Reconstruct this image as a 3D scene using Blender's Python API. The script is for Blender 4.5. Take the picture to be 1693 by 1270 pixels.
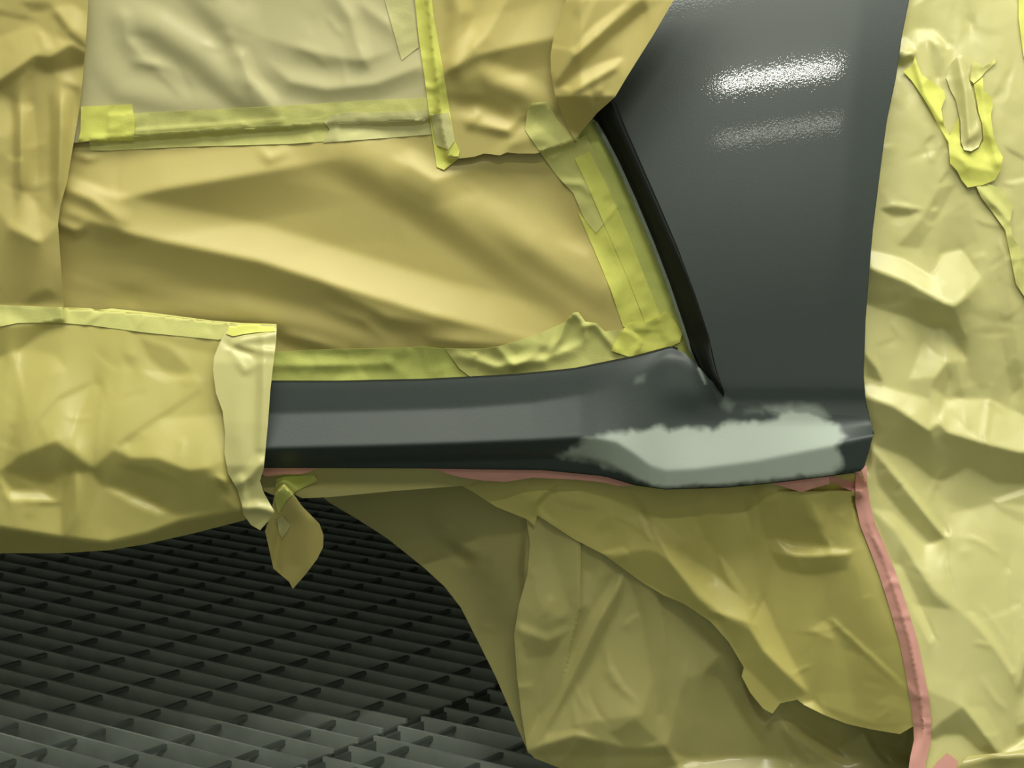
import bpy, math, random
import numpy as np
from mathutils import Vector, Matrix
from mathutils.geometry import delaunay_2d_cdt

scene = bpy.context.scene
for o in list(bpy.data.objects):
    bpy.data.objects.remove(o, do_unlink=True)
COL = scene.collection

# ---------------------------------------------------------------- camera
PXW, PXH = 1693, 1270
F = 3300.0                      # focal length in photo pixels
DIST = 1.75                     # camera to the outer skin of the car (m)
S = DIST / F                    # metres per photo pixel on the car's skin
HOR = 160.0                     # row of the horizon
CAMZ = 0.66
PITCH = math.atan((PXH / 2 - HOR) / F)
cam = bpy.data.cameras.new('camera')
cam.sensor_fit = 'HORIZONTAL'; cam.sensor_width = 36.0
cam.lens = F / PXW * 36.0
cam.clip_start = 0.05; cam.clip_end = 50
cam_o = bpy.data.objects.new('camera', cam); COL.objects.link(cam_o)
cam_o.location = (0, -DIST, CAMZ)
cam_o.rotation_euler = (math.pi / 2 - PITCH, 0, 0)
scene.camera = cam_o

# ---------------------------------------------------------------- light and exposure
w = bpy.data.worlds.new('world'); scene.world = w; w.use_nodes = True
w.node_tree.nodes['Background'].inputs[0].default_value = (0.9, 1.0, 0.9, 1)
w.node_tree.nodes['Background'].inputs[1].default_value = 0.0
LIGHT_COL = (1.0, 0.985, 0.87)
def area(name, loc, target, sx, sy, power):
    l = bpy.data.lights.new(name, 'AREA'); l.shape = 'RECTANGLE'
    l.size = sx; l.size_y = sy; l.energy = power; l.color = LIGHT_COL
    o = bpy.data.objects.new(name, l); COL.objects.link(o)
    o.location = loc
    d = Vector(target) - Vector(loc)
    o.rotation_euler = d.to_track_quat('-Z', 'Y').to_euler()
    return o
area('ceiling_lamp', (0.5, -0.85, 2.74), (0.5, -0.8, 0), 3.6, 1.0, 128)
area('tube_lamp', (0.34, -2.45, 2.74), (0.3, 0, 0.7), 0.95, 0.035, 24)
area('tube_lamp', (0.40, -2.45, 2.05), (0.3, 0, 0.7), 0.95, 0.035, 2.5)
vs = scene.view_settings
vs.view_transform = 'Standard'; vs.look = 'None'; vs.gamma = 1.0; vs.use_curve_mapping = False
vs.exposure = -0.42

# ---------------------------------------------------------------- materials
def lin(c):
    return tuple((x / 255 / 12.92) if x / 255 <= 0.04045 else ((x / 255 + 0.055) / 1.055) ** 2.4 for x in c)
def mat(name, rgb, rough=0.5, spec=0.4, var=0.06, scale=14.0, bump=0.0, bscale=300.0, transl=0.0, metal=0.0, coat=0.0):
    m = bpy.data.materials.new(name); m.use_nodes = True
    nt = m.node_tree; N = nt.nodes; L = nt.links
    b = N['Principled BSDF']
    c = lin(rgb)
    tc = N.new('ShaderNodeTexCoord'); no = N.new('ShaderNodeTexNoise')
    no.inputs['Scale'].default_value = scale; no.inputs['Detail'].default_value = 4
    L.new(tc.outputs['Object'], no.inputs['Vector'])
    mx = N.new('ShaderNodeMix'); mx.data_type = 'RGBA'
    mx.inputs[6].default_value = (*[x * (1 - var) for x in c], 1)
    mx.inputs[7].default_value = (*[min(1, x * (1 + var)) for x in c], 1)
    L.new(no.outputs['Fac'], mx.inputs[0]); L.new(mx.outputs[2], b.inputs['Base Color'])
    b.inputs['Roughness'].default_value = rough
    b.inputs['Specular IOR Level'].default_value = spec
    b.inputs['Metallic'].default_value = metal
    b.inputs['Coat Weight'].default_value = coat; b.inputs['Coat Roughness'].default_value = 0.22
    if bump:
        n2 = N.new('ShaderNodeTexNoise'); n2.inputs['Scale'].default_value = bscale
        L.new(tc.outputs['Object'], n2.inputs['Vector'])
        bp = N.new('ShaderNodeBump'); bp.inputs['Strength'].default_value = bump
        bp.inputs['Distance'].default_value = 0.001
        L.new(n2.outputs['Fac'], bp.inputs['Height']); L.new(bp.outputs['Normal'], b.inputs['Normal'])
    if transl:
        t = N.new('ShaderNodeBsdfTranslucent'); L.new(mx.outputs[2], t.inputs['Color'])
        ms = N.new('ShaderNodeMixShader'); ms.inputs[0].default_value = transl
        out = N['Material Output']
        L.new(b.outputs[0], ms.inputs[1]); L.new(t.outputs[0], ms.inputs[2]); L.new(ms.outputs[0], out.inputs['Surface'])
    return m
M = {
    'kraft': mat('kraft_paper', (206, 192, 117), 0.42, 0.45, bump=0.06, bscale=900, transl=0.06),
    'kraft_pale': mat('pale_kraft_paper', (210, 204, 152), 0.32, 0.5, coat=0.4, bump=0.04, bscale=900, transl=0.06),
    'kraft_light': mat('light_kraft_paper', (216, 211, 142), 0.36, 0.5, coat=0.25, bump=0.05, bscale=900, transl=0.06),
    'kraft_olive': mat('olive_kraft_paper', (196, 188, 120), 0.30, 0.5, coat=0.5, bump=0.04, bscale=900, transl=0.05),
    'kraft_mid': mat('mid_kraft_paper', (207, 197, 115), 0.36, 0.5, bump=0.05, bscale=900, transl=0.06, coat=0.15),
    'tape': mat('masking_tape', (219, 219, 134), 0.55, 0.3, var=0.10, scale=60, bump=0.15, bscale=700, transl=0.08),
    'tape_bright': mat('bright_masking_tape', (236, 238, 120), 0.55, 0.3, var=0.10, scale=60, bump=0.15, bscale=700, transl=0.08),
    'tape_pale': mat('pale_masking_tape', (221, 218, 152), 0.55, 0.3, var=0.08, scale=60, bump=0.15, bscale=700, transl=0.10),
    'tape_green': mat('oversprayed_tape', (206, 213, 116), 0.6, 0.3, var=0.14, scale=45, bump=0.15, bscale=700),
    'pink': mat('pink_tape', (226, 166, 154), 0.4, 0.45, var=0.06, scale=50, transl=0.06),
    'black': mat('black_return', (38, 42, 38), 0.7, 0.15, var=0.2, scale=30),
    'lip': mat('overspray_lip', (128, 138, 120), 0.7, 0.2, var=0.25, scale=120),
    'grating': mat('galvanised_grating', (196, 206, 196), 0.5, 0.4, var=0.25, scale=25),
    'grating_dark': mat('grating_rod', (120, 130, 122), 0.6, 0.3, var=0.2, scale=25),
    'pit': mat('pit_floor', (34, 38, 35), 0.9, 0.2),
    'wall': mat('booth_wall', (176, 180, 172), 0.6, 0.3),
    'wall_white': mat('white_booth_wall', (240, 243, 236), 0.6, 0.3),
    'core': mat('dark_underbody', (24, 25, 23), 0.8, 0.2),
}
# primer grey with a 'filler' attribute mixing to the pale guide-coat patch
def primer_mat(name='grey_primer', coat=0.6):
    m = bpy.data.materials.new(name); m.use_nodes = True
    nt = m.node_tree; N = nt.nodes; L = nt.links; b = N['Principled BSDF']
    at = N.new('ShaderNodeAttribute'); at.attribute_name = 'filler'
    tc = N.new('ShaderNodeTexCoord')
    no = N.new('ShaderNodeTexNoise'); no.inputs['Scale'].default_value = 9; no.inputs['Detail'].default_value = 5
    L.new(tc.outputs['Object'], no.inputs['Vector'])
    mx = N.new('ShaderNodeMix'); mx.data_type = 'RGBA'
    mx.inputs[6].default_value = (0.030, 0.043, 0.039, 1); mx.inputs[7].default_value = (0.040, 0.055, 0.050, 1)
    L.new(no.outputs['Fac'], mx.inputs[0])
    m2 = N.new('ShaderNodeMix'); m2.data_type = 'RGBA'
    L.new(at.outputs['Fac'], m2.inputs[0]); L.new(mx.outputs[2], m2.inputs[6])
    m2.inputs[7].default_value = (0.40, 0.46, 0.40, 1)
    L.new(m2.outputs[2], b.inputs['Base Color'])
    rr = N.new('ShaderNodeMapRange'); rr.inputs[3].default_value = 0.46; rr.inputs[4].default_value = 0.6
    L.new(at.outputs['Fac'], rr.inputs[0]); L.new(rr.outputs[0], b.inputs['Roughness'])
    b.inputs['Specular IOR Level'].default_value = 0.5
    cw = N.new('ShaderNodeMapRange'); cw.inputs[3].default_value = coat; cw.inputs[4].default_value = 0.0
    L.new(at.outputs['Fac'], cw.inputs[0]); L.new(cw.outputs[0], b.inputs['Coat Weight'])
    b.inputs['Coat Roughness'].default_value = 0.03
    n2 = N.new('ShaderNodeTexNoise'); n2.inputs['Scale'].default_value = 520; n2.inputs['Detail'].default_value = 2
    L.new(tc.outputs['Object'], n2.inputs['Vector'])
    bp = N.new('ShaderNodeBump'); bp.inputs['Strength'].default_value = 0.062; bp.inputs['Distance'].default_value = 0.001
    L.new(n2.outputs['Fac'], bp.inputs['Height']); L.new(bp.outputs['Normal'], b.inputs['Normal']); L.new(bp.outputs['Normal'], b.inputs['Coat Normal'])
    return m
M['primer'] = primer_mat()
M['primer_matte'] = primer_mat('matte_grey_primer', 0.0)

# ---------------------------------------------------------------- geometry of the car side
CP, SP = math.cos(PITCH), math.sin(PITCH)
def ray(u, v):
    x = (u - PXW / 2) / F; y = (PXH / 2 - v) / F
    return x, CP + y * SP, -SP + y * CP
def P(u, v, out):
    """point on the car side: out = height above the outer skin, in units of S, towards the aisle"""
    x, dy, dz = ray(u, v)
    t = (DIST - out * S) / dy
    return np.stack([x * t, -DIST + dy * t, CAMZ + dz * t], -1)
def ground(u, v, z=0.0):
    x, dy, dz = ray(u, v); t = (z - CAMZ) / dz
    return Vector((x * t, -DIST + dy * t, z))

# height fields are sampled on a 2-unit lattice over the car side
G0U, G0V, GS = -140, -140, 2.0
NU, NV = 1000, 790
UU, VV = np.meshgrid(G0U + GS * np.arange(NU), G0V + GS * np.arange(NV))
def field(c=0.0): return np.full((NV, NU), float(c))
def blur(a, sig):
    sg = sig / GS
    if sg < 2.5:
        r = max(1, int(sg * 2.6)); k = np.exp(-0.5 * (np.arange(-r, r + 1) / sg) ** 2); k /= k.sum()
        p = np.pad(a, ((r, r), (0, 0)), 'edge'); q = np.zeros_like(a)
        for i, c in enumerate(k): q += c * p[i:i + a.shape[0]]
        p = np.pad(q, ((0, 0), (r, r)), 'edge'); q2 = np.zeros_like(a)
        for i, c in enumerate(k): q2 += c * p[:, i:i + a.shape[1]]
        return q2
    r = int(min(sg * 2.6, 100)); p = np.pad(a, ((r, r), (r, r)), 'edge')
    f0 = np.fft.fftfreq(p.shape[0])[:, None]; f1 = np.fft.rfftfreq(p.shape[1])[None, :]
    g = np.exp(-2 * (math.pi * sg) ** 2 * (f0 * f0 + f1 * f1))
    return np.fft.irfft2(np.fft.rfft2(p) * g, p.shape)[r:-r, r:-r]
def sample(a, u, v):
    x = np.clip((u - G0U) / GS, 0, NU - 1.001); y = np.clip((v - G0V) / GS, 0, NV - 1.001)
    i = x.astype(int); j = y.astype(int); fx = x - i; fy = y - j
    return (a[j, i] * (1 - fx) * (1 - fy) + a[j, i + 1] * fx * (1 - fy) + a[j + 1, i] * (1 - fx) * fy + a[j + 1, i + 1] * fx * fy)
def win(pts, m):
    us = [p[0] for p in pts]; vs_ = [p[1] for p in pts]
    i0 = int(max(0, (min(us) - m - G0U) // GS)); i1 = int(min(NU, (max(us) + m - G0U) // GS + 2))
    j0 = int(max(0, (min(vs_) - m - G0V) // GS)); j1 = int(min(NV, (max(vs_) + m - G0V) // GS + 2))
    return slice(j0, j1), slice(i0, i1)
def polydist(U, V, pts):
    best = np.full(U.shape, 1e9); sgn = np.ones(U.shape); tt = np.zeros(U.shape)
    n = len(pts) - 1
    for k in range(n):
        (x0, y0), (x1, y1) = pts[k][:2], pts[k + 1][:2]
        dx, dy = x1 - x0, y1 - y0; L2 = dx * dx + dy * dy + 1e-9
        t = np.clip(((U - x0) * dx + (V - y0) * dy) / L2, 0, 1)
        d = np.hypot(U - x0 - t * dx, V - y0 - t * dy)
        c = dx * (V - y0) - dy * (U - x0)
        mk = d < best
        best = np.where(mk, d, best); sgn = np.where(mk, np.sign(c), sgn); tt = np.where(mk, k + t, tt)
    return best, sgn, tt
def fold(a, pts, amp, wl, wr, p=1.5, ends=True):
    """a crease: pts polyline, amp height, falloff wl on its left hand (above, when drawn to the right), wr on its right"""
    sl = win(pts, max(wl, wr)); U, V = UU[sl], VV[sl]
    if U.size == 0: return
    d, s, t = polydist(U, V, pts)
    n = len(pts) - 1
    if len(pts[0]) > 2: am = np.interp(t, range(n + 1), [q[2] for q in pts])
    else:
        am = np.ones(U.shape)
        if ends:
            seg = [math.hypot(pts[i + 1][0] - pts[i][0], pts[i + 1][1] - pts[i][1]) for i in range(n)]
            cum = np.concatenate([[0], np.cumsum(seg)]); q = np.interp(t, range(n + 1), cum) / cum[-1]
            am = np.clip(np.minimum(q, 1 - q) / 0.28, 0, 1); am = am * am * (3 - 2 * am) * 0.93 + 0.07
    wd = np.where(s < 0, wl, wr)
    x = np.clip(1 - d / wd, 0, 1)
    h = x ** p if p > 0 else 0.5 - 0.5 * np.cos(math.pi * x)
    a[sl] += amp * am * h
def folds(a, lst):
    for f in lst: fold(a, *f)
def triplane(a, pts, edges=(), add=True, w=1.0):
    """piecewise flat facets through (u, v, height) points"""
    vs_ = [Vector((p[0], p[1])) for p in pts]
    V2, E2, F2, ov, oe, of = delaunay_2d_cdt(vs_, list(edges), [], 0, 1e-4)
    H = [(np.mean([pts[i][2] for i in o]) if o else None) for o in ov]
    for i, h in enumerate(H):
        if h is None: H[i] = float(np.mean([H[j] for e in E2 if i in e for j in e if j != i and H[j] is not None] or [0]))
    for f in F2:
        (x0, y0), (x1, y1), (x2, y2) = [V2[i] for i in f]
        sl = win([(x0, y0), (x1, y1), (x2, y2)], 0); U, V = UU[sl], VV[sl]
        if U.size == 0: continue
        den = (y1 - y2) * (x0 - x2) + (x2 - x1) * (y0 - y2)
        if abs(den) < 1e-9: continue
        l0 = ((y1 - y2) * (U - x2) + (x2 - x1) * (V - y2)) / den
        l1 = ((y2 - y0) * (U - x2) + (x0 - x2) * (V - y2)) / den
        l2 = 1 - l0 - l1
        ins = (l0 >= -1e-6) & (l1 >= -1e-6) & (l2 >= -1e-6)
        h = l0 * H[f[0]] + l1 * H[f[1]] + l2 * H[f[2]]
        a[sl] = np.where(ins, h * w, a[sl])
    return a
def crumple(bbox, cell, amp, seed, stretch=(1, 1)):
    r = random.Random(seed); u0, v0, u1, v1 = bbox; a = field(0); pts = []
    cu, cv = cell * stretch[0], cell * stretch[1]
    nu, nv = int((u1 - u0) / cu) + 3, int((v1 - v0) / cv) + 3
    for i in range(nu):
        for j in range(nv):
            pts.append((u0 + (i - 1 + r.uniform(.05, .95)) * cu, v0 + (j - 1 + r.uniform(.05, .95)) * cv, r.uniform(-1, 1) * amp))
    return triplane(a, pts)
def relief(paint, soft=1.6, gain=1.4, mu=0.12):
    """height field whose facets lean as listed: (outline, outward slope per unit downwards, slope per unit to the right)"""
    q = field(0); p = field(0)
    for it in paint:
        poly, a = it[0], it[1]; b = it[2] if len(it) > 2 else 0
        sl = win(poly, 2); m = inpoly(UU[sl], VV[sl], poly)
        q[sl] += a * m; p[sl] += b * m
    q = blur(q, soft); p = blur(p, soft)
    pad = 60
    q = np.pad(q, pad); p = np.pad(p, pad)
    ky = 2 * math.pi * np.fft.fftfreq(q.shape[0])[:, None]; kx = 2 * math.pi * np.fft.rfftfreq(q.shape[1])[None, :]
    sy, sx = 1j * np.sin(ky), 1j * np.sin(kx)
    Q, Pf = np.fft.rfft2(q * GS), np.fft.rfft2(p * GS)
    den = np.abs(sy) ** 2 + mu * np.abs(sx) ** 2 + 3e-4 + .02 * ((1 - np.cos(ky)) ** 2 + (1 - np.cos(kx)) ** 2)
    z = (np.conj(sy) * Q + mu * 3 * np.conj(sx) * Pf) / den
    return gain * np.fft.irfft2(z, q.shape)[pad:-pad, pad:-pad]
def creases(a, bbox, n, seed, amp=2.0, lmin=18, lmax=80, ang=None, spread=1.6):
    r = random.Random(seed)
    for _ in range(n):
        x, y = r.uniform(bbox[0], bbox[2]), r.uniform(bbox[1], bbox[3])
        t = r.uniform(0, math.pi) if ang is None else ang + r.gauss(0, spread)
        l = r.uniform(lmin, lmax) * r.uniform(.5, 1); b = r.uniform(-.35, .35); pts = []
        for k in range(4):
            pts.append((x, y)); x += math.cos(t) * l / 3; y += math.sin(t) * l / 3; t += b
        fold(a, pts, amp * r.uniform(.4, 1.1) * r.choice((1, 1, -.7)), r.uniform(5, 24), r.uniform(4, 12), r.uniform(1.1, 1.6))
    return a
def inpoly(U, V, poly):
    ins = np.zeros(U.shape, bool); n = len(poly)
    for k in range(n):
        (x0, y0), (x1, y1) = poly[k], poly[(k + 1) % n]
        if y0 == y1: continue
        c = ((y0 > V) != (y1 > V)) & (U < (x1 - x0) * (V - y0) / (y1 - y0) + x0)
        ins ^= c
    return ins
LAYERS = {}
def reg(name, out, poly):
    LAYERS[name] = (out, inpoly(UU, VV, poly))
def under(names):
    top = field(-1e6)
    for n in names:
        o, m = LAYERS[n]; top = np.where(m & (o > top), o, top)
    return top
def conform(names, lift=1.5, soft=3.0):
    t = under(names); m = (t > -1e5).astype(float); v = np.where(m > 0, t, 0)
    out = None
    for sg in (soft, 10, 30, 90):
        bm = blur(m, sg); bv = blur(v, sg) / np.maximum(bm, 1e-6)
        if out is None: out = np.where(m > 0, np.maximum(bv, t), np.nan)
        out = np.where(np.isnan(out) & (bm > 0.02), bv, out)
    out = np.where(np.isnan(out), 0, out)
    return np.maximum(blur(out, soft), np.where(t > -1e5, t, -1e6)) + lift
def over(own, names, lift=1.5):
    t = under(names)
    d = blur(np.maximum(0, np.where(t > -1e5, t + lift - own, 0)), 4)
    o = own + d
    return np.maximum(o, np.where(t > -1e5, t + lift, -1e6))

# ---------------------------------------------------------------- objects
def tag(o, label, cat, group=None):
    o['label'] = label; o['category'] = cat
    if group: o['group'] = group
    return o
def link(name, me, material, parent=None):
    o = bpy.data.objects.new(name, me); COL.objects.link(o)
    if material: me.materials.append(material)
    if parent: o.parent = parent
    return o
def dens(poly, step, jag=0.0, seed=1):
    r = random.Random(seed); out = []
    for k in range(len(poly)):
        a, b = poly[k], poly[(k + 1) % len(poly)]
        n = max(1, int(math.hypot(b[0] - a[0], b[1] - a[1]) / step))
        for i in range(n):
            t = i / n; j = jag if i else 0
            out.append((a[0] + (b[0] - a[0]) * t + r.uniform(-j, j), a[1] + (b[1] - a[1]) * t + r.uniform(-j, j)))
    return out
def smoothpoly(pts, it=1):
    for _ in range(it):
        q = []
        for k in range(len(pts)):
            a, b = pts[k], pts[(k + 1) % len(pts)]
            q += [(a[0] * .75 + b[0] * .25, a[1] * .75 + b[1] * .25), (a[0] * .25 + b[0] * .75, a[1] * .25 + b[1] * .75)]
        pts = q
    return pts
def grid_mesh(name, poly, out, step):
    bp = dens(poly, step)
    us = [p[0] for p in bp]; vv = [p[1] for p in bp]
    gu = np.arange(min(us), max(us) + step, step); gv = np.arange(min(vv), max(vv) + step, step * 0.87)
    A, B = np.meshgrid(gu, gv); A = A + (np.arange(len(gv)) % 2)[:, None] * step * 0.5
    A, B = A.ravel(), B.ravel()
    k = inpoly(A, B, bp); A, B = A[k], B[k]
    d, _, _ = polydist(A, B, bp + [bp[0]])
    k = d > step * 0.45; A, B = A[k], B[k]
    pts = [Vector(p) for p in bp] + [Vector((a, b)) for a, b in zip(A, B)]
    n = len(bp)
    V2, E2, F2, *_ = delaunay_2d_cdt(pts, [(i, (i + 1) % n) for i in range(n)], [list(range(n))], 1, 1e-5)
    uv = np.array([(p.x, p.y) for p in V2])
    h = sample(out, uv[:, 0], uv[:, 1]) if isinstance(out, np.ndarray) else np.full(len(uv), float(out))
    co = P(uv[:, 0], uv[:, 1], h)
    faces = []
    for f in F2:
        (x0, y0), (x1, y1), (x2, y2) = [uv[i] for i in f[:3]]
        if (x1 - x0) * (y2 - y0) - (y1 - y0) * (x2 - x0) > 0: f = list(f)[::-1]
        faces.append(list(f))
    me = bpy.data.meshes.new(name); me.from_pydata(co.tolist(), [], faces); me.update()
    me.polygons.foreach_set('use_smooth', [True] * len(me.polygons))
    return me, uv
def sheet(name, poly, out, material, label=None, cat=None, group=None, parent=None, step=4.5, thick=0.0003, lay=None, ctr=None):
    me, uv = grid_mesh(name, poly, out, step)
    o = link(name, me, material, parent)
    md = o.modifiers.new('thickness', 'SOLIDIFY'); md.thickness = thick; md.offset = -1
    es = o.modifiers.new('crisp_edge', 'EDGE_SPLIT'); es.split_angle = math.radians(62); es.use_edge_sharp = False
    if label: tag(o, label, cat, group)
    reg(lay or label or name, out if isinstance(out, np.ndarray) else field(out), poly)
    return o
def strip(cl, width):
    """outline of a tape strip along a centre line; width number or per-point list"""
    n = len(cl); L, R = [], []
    for i, (x, y) in enumerate(cl):
        x0, y0 = cl[max(0, i - 1)]; x1, y1 = cl[min(n - 1, i + 1)]
        d = math.hypot(x1 - x0, y1 - y0); nx, ny = -(y1 - y0) / d, (x1 - x0) / d
        wd = (width[i] if isinstance(width, (list, tuple)) else width) / 2
        L.append((x + nx * wd, y + ny * wd)); R.append((x - nx * wd, y - ny * wd))
    return L + R[::-1]
def boxes(name, lst, material, parent=None):
    """axis boxes or oriented boxes (centre, half sizes, axes) as one mesh"""
    vs_, fs = [], []
    for c, h, ax in lst:
        c = Vector(c); b = len(vs_)
        for sx, sy, sz in ((-1, -1, -1), (1, -1, -1), (1, 1, -1), (-1, 1, -1), (-1, -1, 1), (1, -1, 1), (1, 1, 1), (-1, 1, 1)):
            vs_.append(c + ax[0] * h[0] * sx + ax[1] * h[1] * sy + ax[2] * h[2] * sz)
        fs += [[b + i for i in f] for f in ((0, 3, 2, 1), (4, 5, 6, 7), (0, 1, 5, 4), (1, 2, 6, 5), (2, 3, 7, 6), (3, 0, 4, 7))]
    me = bpy.data.meshes.new(name); me.from_pydata(vs_, [], fs); me.update()
    return link(name, me, material, parent)
XYZ = (Vector((1, 0, 0)), Vector((0, 1, 0)), Vector((0, 0, 1)))

# ================================================================ the booth
def slab(name, lo, hi, m):
    c = [(a + b) / 2 for a, b in zip(lo, hi)]; h = [(b - a) / 2 for a, b in zip(lo, hi)]
    o = boxes(name, [(c, h, XYZ)], m); o['kind'] = 'structure'; return o
slab('floor', (-4, -3, -0.50), (4, 4.2, -0.42), M['pit'])
slab('ceiling', (-4, -3, 2.8), (4, 4.2, 2.9), M['wall'])
slab('wall_back', (-4, 4.2, -0.5), (4, 4.3, 2.9), M['wall'])
slab('wall_front', (-4, -3.1, -0.5), (4, -3, 2.9), M['wall_white'])
slab('wall_left', (-4.1, -3, -0.5), (-4, 4.2, 2.9), M['wall'])
slab('wall_right', (4, -3, -0.5), (4.1, 4.2, 2.9), M['wall'])

# floor grating: bearing bars along B, rods along A
x, dy, dz = ray(3200, HOR)
A = Vector((x, dy, 0)).normalized(); B = Vector((A.y, -A.x, 0))
O = ground(480, 1270)
ZA = Vector((0, 0, 1))
def grating(b0, b1, a0, a1, off, label):
    e = bpy.data.objects.new('floor_grating', None); COL.objects.link(e)
    e.location = O + A * ((a0 + a1) / 2) + B * ((b0 + b1) / 2) + ZA * -0.034
    tag(e, label, 'floor grating', 'steel floor grating panels')
    inv = -Vector(e.location)
    bars = []; a = a0 + off
    while a < a1:
        bars.append((O + A * a + B * ((b0 + b1) / 2) - ZA * 0.017 + inv, (0.0017, (b1 - b0) / 2, 0.017), (A, B, ZA))); a += 0.0405
    boxes('bearing_bars', bars, M['grating'], e)
    rods = []; b = b0 + 0.045
    while b < b1:
        rods.append((O + A * ((a0 + a1) / 2) + B * b - ZA * 0.0045 + inv, ((a1 - a0) / 2, 0.0024, 0.0024), (A, B, ZA))); b += 0.0905
    boxes('cross_rods', rods, M['grating_dark'], e)
    boxes('edge_bars', [(O + A * ((a0 + a1) / 2) + B * bb - ZA * 0.0195 + inv, ((a1 - a0) / 2, 0.002, 0.0145), (A, B, ZA)) for bb in (b0 + .002, b1 - .002)], M['grating_dark'], e)
    return e
grating(-1.2, -0.004, -0.7, 3.3, 0.0, 'grey steel floor grating left of the dark joint line, under the paper skirt')
grating(0.004, 1.2, -0.7, 3.3, 0.017, 'grey steel floor grating right of the dark joint line, beside the draped wheel')
grating(-2.41, -1.208, -0.7, 3.3, 0.01, 'far left dim steel floor grating in the shade under the car')

# ================================================================ the car
car = bpy.data.objects.new('car', None); COL.objects.link(car)
car.location = (0.1, 0.8, 0.0)
tag(car, 'dark grey primed car side with a pale filler patch on its lower rear corner', 'car')
CINV = Matrix.Translation(-Vector(car.location))
def cpart(o):
    o.parent = car; o.matrix_parent_inverse = CINV; return o

cu = lambda pts: (lambda u: np.interp(u, [p[0] for p in pts], [p[1] for p in pts]))
TOP = cu([(300, 634), (440, 632), (560, 632), (700, 629), (850, 621), (950, 611), (1050, 591), (1110, 575), (1130, 582), (1155, 606), (1175, 630), (1215, 655)])
CR1 = cu([(300, 686), (440, 684), (600, 680), (760, 675), (880, 666), (960, 653), (1020, 636), (1070, 612), (1105, 584), (1130, 590), (1155, 614), (1175, 640), (1215, 668)])
RDG = cu([(300, 745), (440, 742), (600, 738), (760, 733), (880, 728), (950, 724), (990, 724), (1020, 731), (1050, 750), (1075, 769), (1100, 777), (1150, 775), (1250, 762), (1380, 736), (1444, 720)])
SEC = cu([(300, 765), (440, 762), (700, 757), (900, 752), (960, 755), (1000, 765), (1040, 785), (1075, 805), (1110, 806), (1200, 803), (1300, 793), (1430, 776)])
BOT = cu([(300, 772), (440, 772), (700, 773), (900, 776), (1000, 786), (1050, 801), (1100, 808), (1200, 805), (1300, 795), (1430, 778)])
body = field(0)
us = UU[0]
def fender_out(u, v):
    vp = v + 0.17 * (u - 1300)
    h = np.where(vp < 520, -140 * ((520 - np.minimum(vp, 520)) / 560.) ** 2, 0)
    h = h - 0.00030 * (u - 1280) ** 2
    k = np.interp(v, [-140, 0, 100, 250, 400, 600], [1440, 1426, 1416, 1402, 1388, 1380])
    h = h - np.where(u > k, 0.15 * (u - k) * np.interp(v, [0, 450, 640], [1, .7, 0]), 0)
    return h
mixf = np.clip((us - 1060) / 110., 0, 1)
mixf = mixf * mixf * (3 - 2 * mixf)
for i, u in enumerate(us):
    v = VV[:, i]
    r, s2, b = RDG(u), SEC(u), BOT(u)
    fl = np.interp(u, [960, 1100], [0, 1])           # flare of the rear corner
    ro = 6 + 20 * fl
    # sill section
    ks = [TOP(u) - 4, TOP(u), CR1(u), r - 0.5, r + 1.5, s2, s2 + 3, b, b + 30]
    vo = [-31, -28, -19 + 8 * fl, ro + 8 * (1 - fl), ro + 8 * (1 - fl), ro - 13 * (1 - fl) - 6 * fl, ro - 22 * (1 - fl) - 6 * fl, ro - 30 * (1 - fl) - 9 * fl, ro - 62]
    for q in range(1, len(ks)): ks[q] = max(ks[q], ks[q - 1] + 0.5)
    sill = np.interp(v, ks, vo)
    # fender section
    kf = [640, 668, 700, r - 0.5, r + 1.5, s2, b + 1, b + 30]
    f0 = fender_out(u, 640.)
    vf = [f0, f0 - 3, f0 + 2, ro, ro, ro - 6, ro - 9, ro - 50]
    for q in range(1, len(kf)): kf[q] = max(kf[q], kf[q - 1] + 0.5)
    fen = np.where(v < 640, fender_out(u, v), np.interp(v, kf, vf))
    eu = np.interp(v, [-60, 90, 145, 175, 213, 270, 338, 408, 488, 556, 610, 645], [950, 985, 1005, 1020, 1035, 1060, 1090, 1120, 1150, 1172, 1184, 1196])
    mu = np.clip((u - eu + 46) / 20., 0, 1)
    tv = np.clip((v - 640) / 45., 0, 1)
    m = mu * (1 - tv) + mixf[i] * tv
    body[:, i] = sill * (1 - m) + fen * m
b1 = blur(body, 7.0); b2 = blur(body, 2.4)
wgt = np.maximum(np.clip((VV - 700) / 20, 0, 1), np.clip((VV - 640) / 10, 0, 1) * np.clip((1000 - UU) / 80, 0, 1))
body = b1 * (1 - wgt) + b2 * wgt
# normals from the lattice
PT = P(UU, VV, body)
NU_ = np.gradient(PT, axis=1); NV_ = np.gradient(PT, axis=0)
NRM = np.cross(NV_, NU_); NRM /= np.linalg.norm(NRM, axis=-1, keepdims=True)
if NRM[300, 400, 1] > 0: NRM = -NRM
FILL = [(915, 752), (935, 741), (960, 728), (990, 715), (1020, 708), (1060, 705), (1085, 699), (1110, 705), (1180, 705), (1210, 694), (1270, 692), (1290, 684), (1275, 679), (1330, 674), (1360, 686), (1385, 700), (1402, 722), (1392, 742), (1393, 766), (1380, 790), (1300, 797), (1200, 807), (1100, 810), (1070, 808), (1030, 786), (990, 775), (940, 762)]
rr = random.Random(5)
FILLJ = []
for p in dens(FILL, 9): FILLJ.append((p[0] + rr.uniform(-3, 3), p[1] + rr.uniform(-2.5, 2.5)))
fd, _, _ = polydist(UU, VV, FILLJ + [FILLJ[0]])
fs = np.where(inpoly(UU, VV, FILLJ), fd, -fd)
nz = crumple((880, 640, 1460, 830), 14, 4.0, 3) + crumple((880, 640, 1460, 830), 6, 2.2, 4)
fillf = np.clip((fs + nz + 1) / 11.0, 0, 1)
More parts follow.
